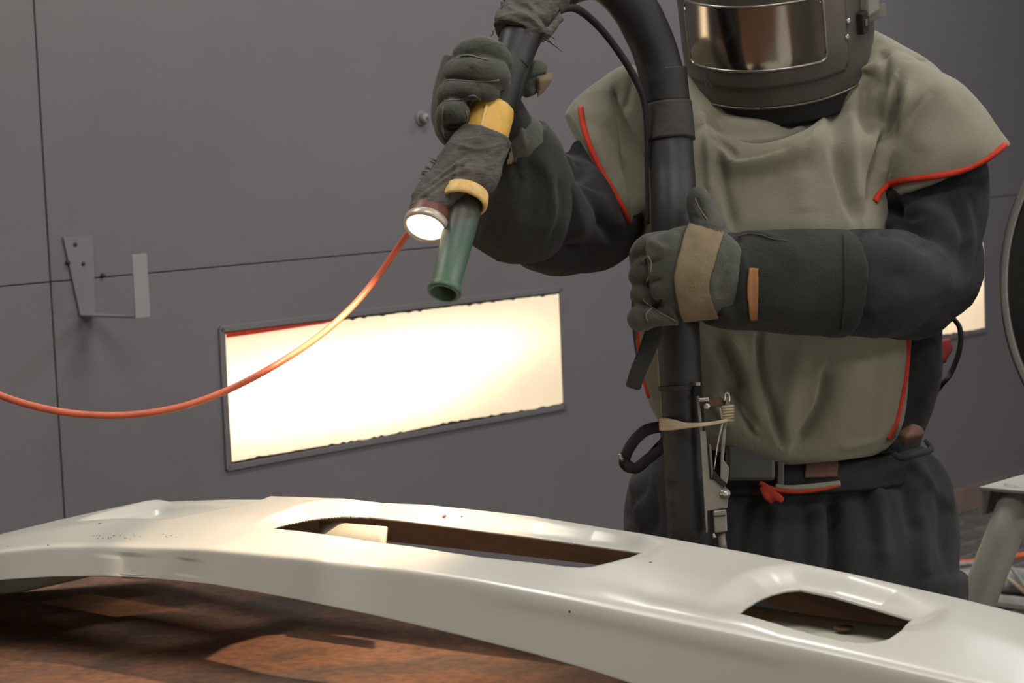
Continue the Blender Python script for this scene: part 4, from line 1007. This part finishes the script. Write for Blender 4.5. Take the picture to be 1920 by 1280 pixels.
# frayed edge of the tape
rf = random.Random(3)
V_, F_ = [], []
for i in range(60):
    t = rf.random(); x0, y0 = (812-40*t+rf.uniform(-3, 3), 300+95*t)
    x1, y1 = x0-rf.uniform(1, 10), y0+rf.uniform(-7, 5)
    g = tube_geo([(x0+14, y0+4, 2.775-.05*t, .0008), ((x0+x1)/2, (y0+y1)/2-2, 2.775-.05*t, .0006), (x1, y1, 2.775-.05*t, .0002)], n=4, seg=4)
    o_ = len(V_); V_ += g[0]; F_ += [tuple(k+o_ for k in f) for f in g[1]]
mesh_obj('tape_fray', V_, F_, m_tape, bhz)['kind'] = 'stuff'
# tape on the upper joint
tw = fuse('tape_wrap', [tube_geo([(962, 66, 2.845, .0295), (980, 35, 2.86, .034), (1000, 5, 2.875, .036), (1030, -25, 2.895, .036)], n=24, seg=32), tube_geo([(990, 60, 2.85, .02), (1020, 55, 2.87, .014), (1045, 30, 2.885, .010)], n=14, seg=16)], .002, m_tape, bhz, 1)
folds(tw, [([(925, 55), (960, 45), (1000, 60), (1030, 75)], -.003, 3), ([(950, 10), (985, 30), (1020, 60)], .003, 4), ([(960, 0), (1000, 25), (1035, 55)], -.003, 4), ([(930, 35), (965, 28), (1010, 45)], .003, 4), ([(985, 0), (1010, 40)], .003, 5)], wob=.003, wobs=40)
V_, F_ = [], []
fr_ = [((1015, 70), (1055, 98)), ((1018, 62), (1042, 75)), ((1020, 66), (1036, 85)), ((930, 62), (918, 70)), ((945, 12), (938, 4)), ((945, 20), (940, 10)), ((1012, 72), (1020, 80)), ((935, 40), (926, 46)), ((950, 5), (944, -2))]
for a, b_ in fr_:
    g = tube_geo([(a[0]-6, a[1]-4, 2.84, .0009), ((a[0]+b_[0])/2, (a[1]+b_[1])/2-2, 2.84, .0007), (b_[0], b_[1], 2.84, .0003)], n=6, seg=5)
    o_ = len(V_); V_ += g[0]; F_ += [tuple(k+o_ for k in f) for f in g[1]]
mesh_obj('tape_fray', V_, F_, m_black, bhz)['kind'] = 'stuff'
# thin control cable looping beside the hose
tube('control_cable', [(985, 60, 2.84, .005), (1015, 42, 2.86, .005), (1045, 22, 2.88, .0055), (1070, 14, 2.90, .0058), (1095, 25, 2.93, .0055), (1130, 58, 2.965, .0052), (1162, 100, 2.99, .0052), (1188, 142, 3.0, .0052), (1206, 185, 3.005, .0045), (1212, 240, 3.01, .0035), (1213, 330, 3.02, .003), (1214, 420, 3.02, .003)], m_black, bhz, n=90, seg=12)

# ---------------------------------------------------------------- lamp taped to the gun
lamp = empty('work_lamp', lampc, 'small round lit lamp taped beside the nozzle', 'lamp')
lathe('lamp_housing', lampc-lax*.06, lax, [(0, .016), (.01, .022), (.035, .0265), (.05, .028), (.056, .0275)], m_hous, lamp)
lathe('bezel', lampc-lax*.012, lax, [(0, .0265), (.004, .0292), (.010, .0298), (.014, .0285), (.0145, .0262), (.010, .0255)], m_bez, lamp)
lathe('lens', lampc-lax*.004, lax, [(0, .0255), (.003, .0250), (.005, .018), (.0055, 0)], m_lens, lamp)
cordp = [(806, 400, 2.755, .004), (785, 415, 2.79, .004), (768, 434, 2.81, .004), (742, 470, 2.83, .0043), (705, 522, 2.83, .0044), (655, 580, 2.81, .0044), (590, 636, 2.76, .0044), (510, 688, 2.66, .0043), (425, 732, 2.64, .0043), (340, 762, 2.62, .0043), (250, 777, 2.60, .0043), (160, 777, 2.58, .0043), (80, 765, 2.56, .0043), (0, 741, 2.54, .0043), (-90, 700, 2.52, .0043), (-250, 560, 2.5, .0043), (-420, 300, 2.5, .0043), (-560, -200, 2.5, .0043)]
tube('cord', cordp, m_orange, lamp, n=160, seg=12)
sp = bpy.data.lights.new('work_lamp_light', 'SPOT'); sp.energy = LAMP_W*14; sp.color = (1, .74, .48); sp.shadow_soft_size = .010; sp.spot_size = math.radians(98); sp.spot_blend = 1.0
spo = bpy.data.objects.new('work_lamp_light', sp); COL.objects.link(spo); spo.location = lampc+lax*.014
spo.rotation_euler = Vector((-.22, .10, -.57)).to_track_quat('-Z', 'Y').to_euler()

# ---------------------------------------------------------------- valve clamped to the hose
vv = empty('control_valve', P(1330, 900, 2.985), 'dull metal lever valve clipped along the hose beside the belt buckle', 'valve')
VD = 2.975
def plate(name, poly, d, th, m, parent, bev=.0008):
    """flat plate, outline in the plane at depth d facing the front"""
    V = [P(x, y, d-th/2) for x, y in poly]+[P(x, y, d+th/2) for x, y in poly]; n = len(poly)
    Fc = [tuple(range(n)), tuple(range(2*n-1, n-1, -1))]+[(i, i+n, (i+1) % n+n, (i+1) % n) for i in range(n)]
    o = mesh_obj(name, V, Fc, m, parent, smooth=False)
    if bev:
        b = o.modifiers.new('b', 'BEVEL'); b.width = bev; b.segments = 2
    return o
plate('valve_body', [(1312, 808), (1323, 808), (1332, 898), (1352, 900), (1358, 906), (1366, 925), (1364, 952), (1326, 958), (1327, 998), (1324, 1000)], VD, .018, m_alu, vv)
plate('rail', [(1306, 742), (1311, 742), (1318, 815), (1312, 815)], VD, .014, m_alu, vv)
plate('foot_block', [(1337, 957), (1362, 954), (1364, 996), (1340, 1000)], VD-.002, .02, m_alu, vv, .002)
plate('foot_line', [(1337, 967), (1361, 965), (1361, 967), (1337, 969)], VD-.013, .001, m_hole, vv, 0)
plate('slot', [(1327, 835), (1329, 835), (1334, 897), (1331, 898)], VD-.0095, .002, m_hole, vv, 0)
plate('inner_bar', [(1329, 832), (1334, 836), (1338, 896), (1333, 896)], VD+.002, .008, m_alu, vv)
plate('lever', [(1360, 745), (1367, 740), (1369, 760), (1362, 800), (1357, 862), (1367, 876), (1366, 895), (1363, 908), (1350, 897), (1352, 830), (1357, 790)], VD-.008, .007, m_alu, vv, .0015)
tube('lever_hook', [(1358, 752, VD-.01, .002), (1360, 738, VD-.01, .002), (1366, 739, VD-.01, .002), (1367, 755, VD-.01, .002)], m_bolt, vv, n=14, seg=8)
plate('black_link', [(1338, 880), (1343, 886), (1362, 910), (1357, 914), (1336, 896)], VD-.011, .005, m_black, vv, .001)
plate('brown_link', [(1312, 752), (1350, 744), (1362, 752), (1358, 760), (1320, 764), (1312, 760)], VD-.004, .008, m_brown, vv, .001)
plate('cross_bar', [(1309, 746), (1329, 745), (1330, 752), (1310, 753)], VD-.012, .008, m_bolt, vv, .001)
lathe('bolt', P(1325, 761, VD-.008), -fwd, [(0, .0045), (.008, .0045), (.009, .003), (.0091, 0)], m_bolt, vv, 20)
lathe('bolt', P(1359, 925, VD-.009), -fwd, [(0, .0075), (.002, .0075), (.0021, .0045), (.008, .0045), (.009, .003), (.0091, 0)], m_bolt, vv, 20)
plate('bolt_head', [(1304, 716), (1313, 716), (1313, 723), (1304, 723)], VD, .008, m_bolt, vv, .001)
plate('rail_top', [(1300, 724), (1316, 724), (1314, 742), (1304, 742)], VD+.004, .01, m_black, vv, .001)
tube('return_spring', [(1350, 764, VD-.014, .0014), (1354, 790, VD-.014, .0022), (1346, 830, VD-.012, .0012), (1339, 880, VD-.012, .0008)], m_bolt, vv, n=20, seg=8)
tube('stem', [(1352, 1000, VD, .006), (1356, 1030, VD, .006)], m_alu, vv, n=4, seg=12)
tube('lower_pin', [(1338, 1000, VD-.01, .0018), (1340, 1008, VD-.01, .0026)], m_bolt, vv, n=4, seg=8)
# rubber bands round hose and lever
rb = empty('rubber_band', P(1300, 794, 2.97), 'cream rubber band stretched from the hose to the valve lever', 'rubber band')
for i, (dy0, dy1, rr) in enumerate(((-9, 1, .0022), (-5, -1, .0024), (-1, 0, .0026), (3, 2, .0024), (7, 3, .0024), (10, 3, .0020))):
    tube('band_strand', [(1300, 792+dy0*.4, 3.06, rr), (1262, 794+dy0, 3.05, rr), (1240, 795+dy0, 3.02, rr), (1243, 795+dy0, 2.995, rr), (1262, 796+dy0*.8, 2.980, rr), (1300, 796+dy1, 2.965, rr*.8), (1340, 792+dy1*.7, 2.958, rr*.7), (1364, 787+dy1*.6, 2.957, rr*.7), (1370, 786+dy1*.6, 2.967, rr*.7)], m_wax, rb, n=40, seg=8)
for i in range(6):
    y = 762+i*5.4
    tube('band_winding', [(1352, y+1, 2.972, .0018), (1355, y+1, 2.960, .0020), (1364, y, 2.957, .0020), (1373, y-1, 2.960, .0020), (1374, y-1, 2.974, .0018), (1362, y, 2.980, .0018), (1352, y+1, 2.972, .0018)], mat('winding_%s' % 'abcdef'[i], (.42-.03*i, .33-.025*i, .23-.02*i), .7), rb, n=26, seg=8)

# ---------------------------------------------------------------- trestle at the right
ts = empty('trestle', Vector((P(1850, 1800, 3.6).x, P(1850, 1800, 3.6).y, 0)), 'grey painted trestle with splayed pipe leg at the right edge', 'trestle')
k0 = P(1835, 912, 3.62); CW, CH, CT, CL = .12, .042, .007, 1.1
kd = k0+WA*(CL/2)
boxo('beam_top', kd+WN*(CW/2)-UP*(CT/2), WA*(CL/2), WN*(CW/2), UP*(CT/2), m_trest, ts, bev=.002)
boxo('beam_flange', kd+WN*(CT/2)-UP*(CH/2+CT), WA*(CL/2), WN*(CT/2), UP*(CH/2), m_trest, ts, bev=.001)
boxo('beam_flange', kd+WN*(CW-CT/2)-UP*(CH/2+CT), WA*(CL/2), WN*(CT/2), UP*(CH/2), m_trest, ts, bev=.001)
lt = k0+WN*(CW/2-.004)+WA*.045-UP*.008
q = P(1836, 1120, 3.6); dirl = (q-lt).normalized()
lb_ = lt+dirl*((lt.z-.0)/-dirl.z)
tube('leg', [(*lt, .0305), (*lb_, .0305)], m_trest, ts, px=False, n=12, seg=36)
lt2 = lt+WA*(CL-.14); d2 = Vector((-dirl.x, -dirl.y, dirl.z)); lb2 = lt2+d2*((lt2.z)/-d2.z)
tube('leg', [(*lt2, .0305), (*lb2, .0305)], m_trest, ts, px=False, n=12, seg=36)
for f_ in (lb_, lb2): boxo('foot', Vector((f_.x, f_.y, .012)), WA*.05, WN*.22, UP*.008, m_trest, ts, bev=.002)

# ---------------------------------------------------------------- reel disc at the right edge
RD = 3.0; rr_ = 442*RD/F
rc_ = P(1883+442, 526, RD)
rl = empty('hose_reel', Vector((rc_.x, rc_.y, 0)), 'round dark steel hose reel disc with a bright rolled rim, cut by the right edge', 'reel')
rax = (-fwd*.9 - rgt*.1); rax.z = 0; rax.normalize()
lathe('reel_disc', rc_, rax, [(-.004, 0), (-.004, .05), (-.02, .1), (-.03, rr_*.8), (-.012, rr_*.94), (-.006, rr_*.97)], m_reel, rl, 160)
lathe('reel_rim', rc_, rax, [(-.012, rr_*.955), (-.004, rr_*.965), (.002, rr_*.972), (-.001, rr_*.98), (.004, rr_*.99), (0, rr_), (-.012, rr_), (-.016, rr_*.985)], m_rim, rl, 200)
lathe('drum', rc_, -rax, [(.03, .12), (.25, .12)], m_reel, rl, 60)
lathe('reel_disc', rc_-rax*.25, rax, [(-.004, 0), (-.004, .05), (-.01, .1), (-.012, rr_*.85), (-.003, rr_*.87)], m_reel, rl, 120)
boxo('stand', Vector((rc_.x, rc_.y, rc_.z/2))-rax*.30, rgt*.03, rax*.02, UP*(rc_.z/2), m_reel, rl)
boxo('base_plate', Vector((rc_.x, rc_.y, .01))-rax*.30, rgt*.25, rax*.2, UP*.008, m_reel, rl)

# ---------------------------------------------------------------- things lying on the floor at the right
def floorline(name, pts, r, m, label, cat, n=60, lift=0.):
    V = [(*PZ(a, b_, r+lift+.003), r) for a, b_ in pts]
    o = tube(name, V, m, None, px=False, n=n, seg=14); setcenter(o); return tag(o, label, cat)
floorline('air_hose', [(1500, 1068), (1650, 1064), (1795, 1056), (1850, 1050), (1880, 1046), (1920, 1040), (2000, 1025)], .010, m_orange, 'orange air hose lying on the floor grating behind the trestle leg', 'hose', lift=.09)
floorline('suction_hose', [(1550, 1085), (1700, 1092), (1800, 1090), (1860, 1088), (1920, 1090), (2050, 1120)], .042, m_pale, 'thick pale grey hose lying on the floor grating below the orange hose', 'hose')
floorline('thin_cable', [(1790, 1058), (1860, 1054), (1885, 1056), (1905, 1075), (1930, 1110), (1960, 1160)], .006, m_pale, 'thin grey cable curving over the thick pale hose on the floor', 'cable', lift=.11)
floorline('thin_cable', [(1830, 1060), (1868, 1072), (1895, 1088), (1920, 1108), (1960, 1145)], .007, mat('beige_cable', (.42, .34, .22), .6), 'thin beige cable slanting across the thick pale hose on the floor', 'cable', lift=.088)
fp = PZ(1880, 1122, .02)
tag(boxo('steel_offcut', Vector((0, 0, 0)), WN*.10, WA*.05, UP*.008, m_trest, None, bev=.002), 'small flat grey steel plate on the floor below the thick pale hose', 'steel plate').location = Vector((fp.x, fp.y, .013))
bpy.context.view_layer.update()
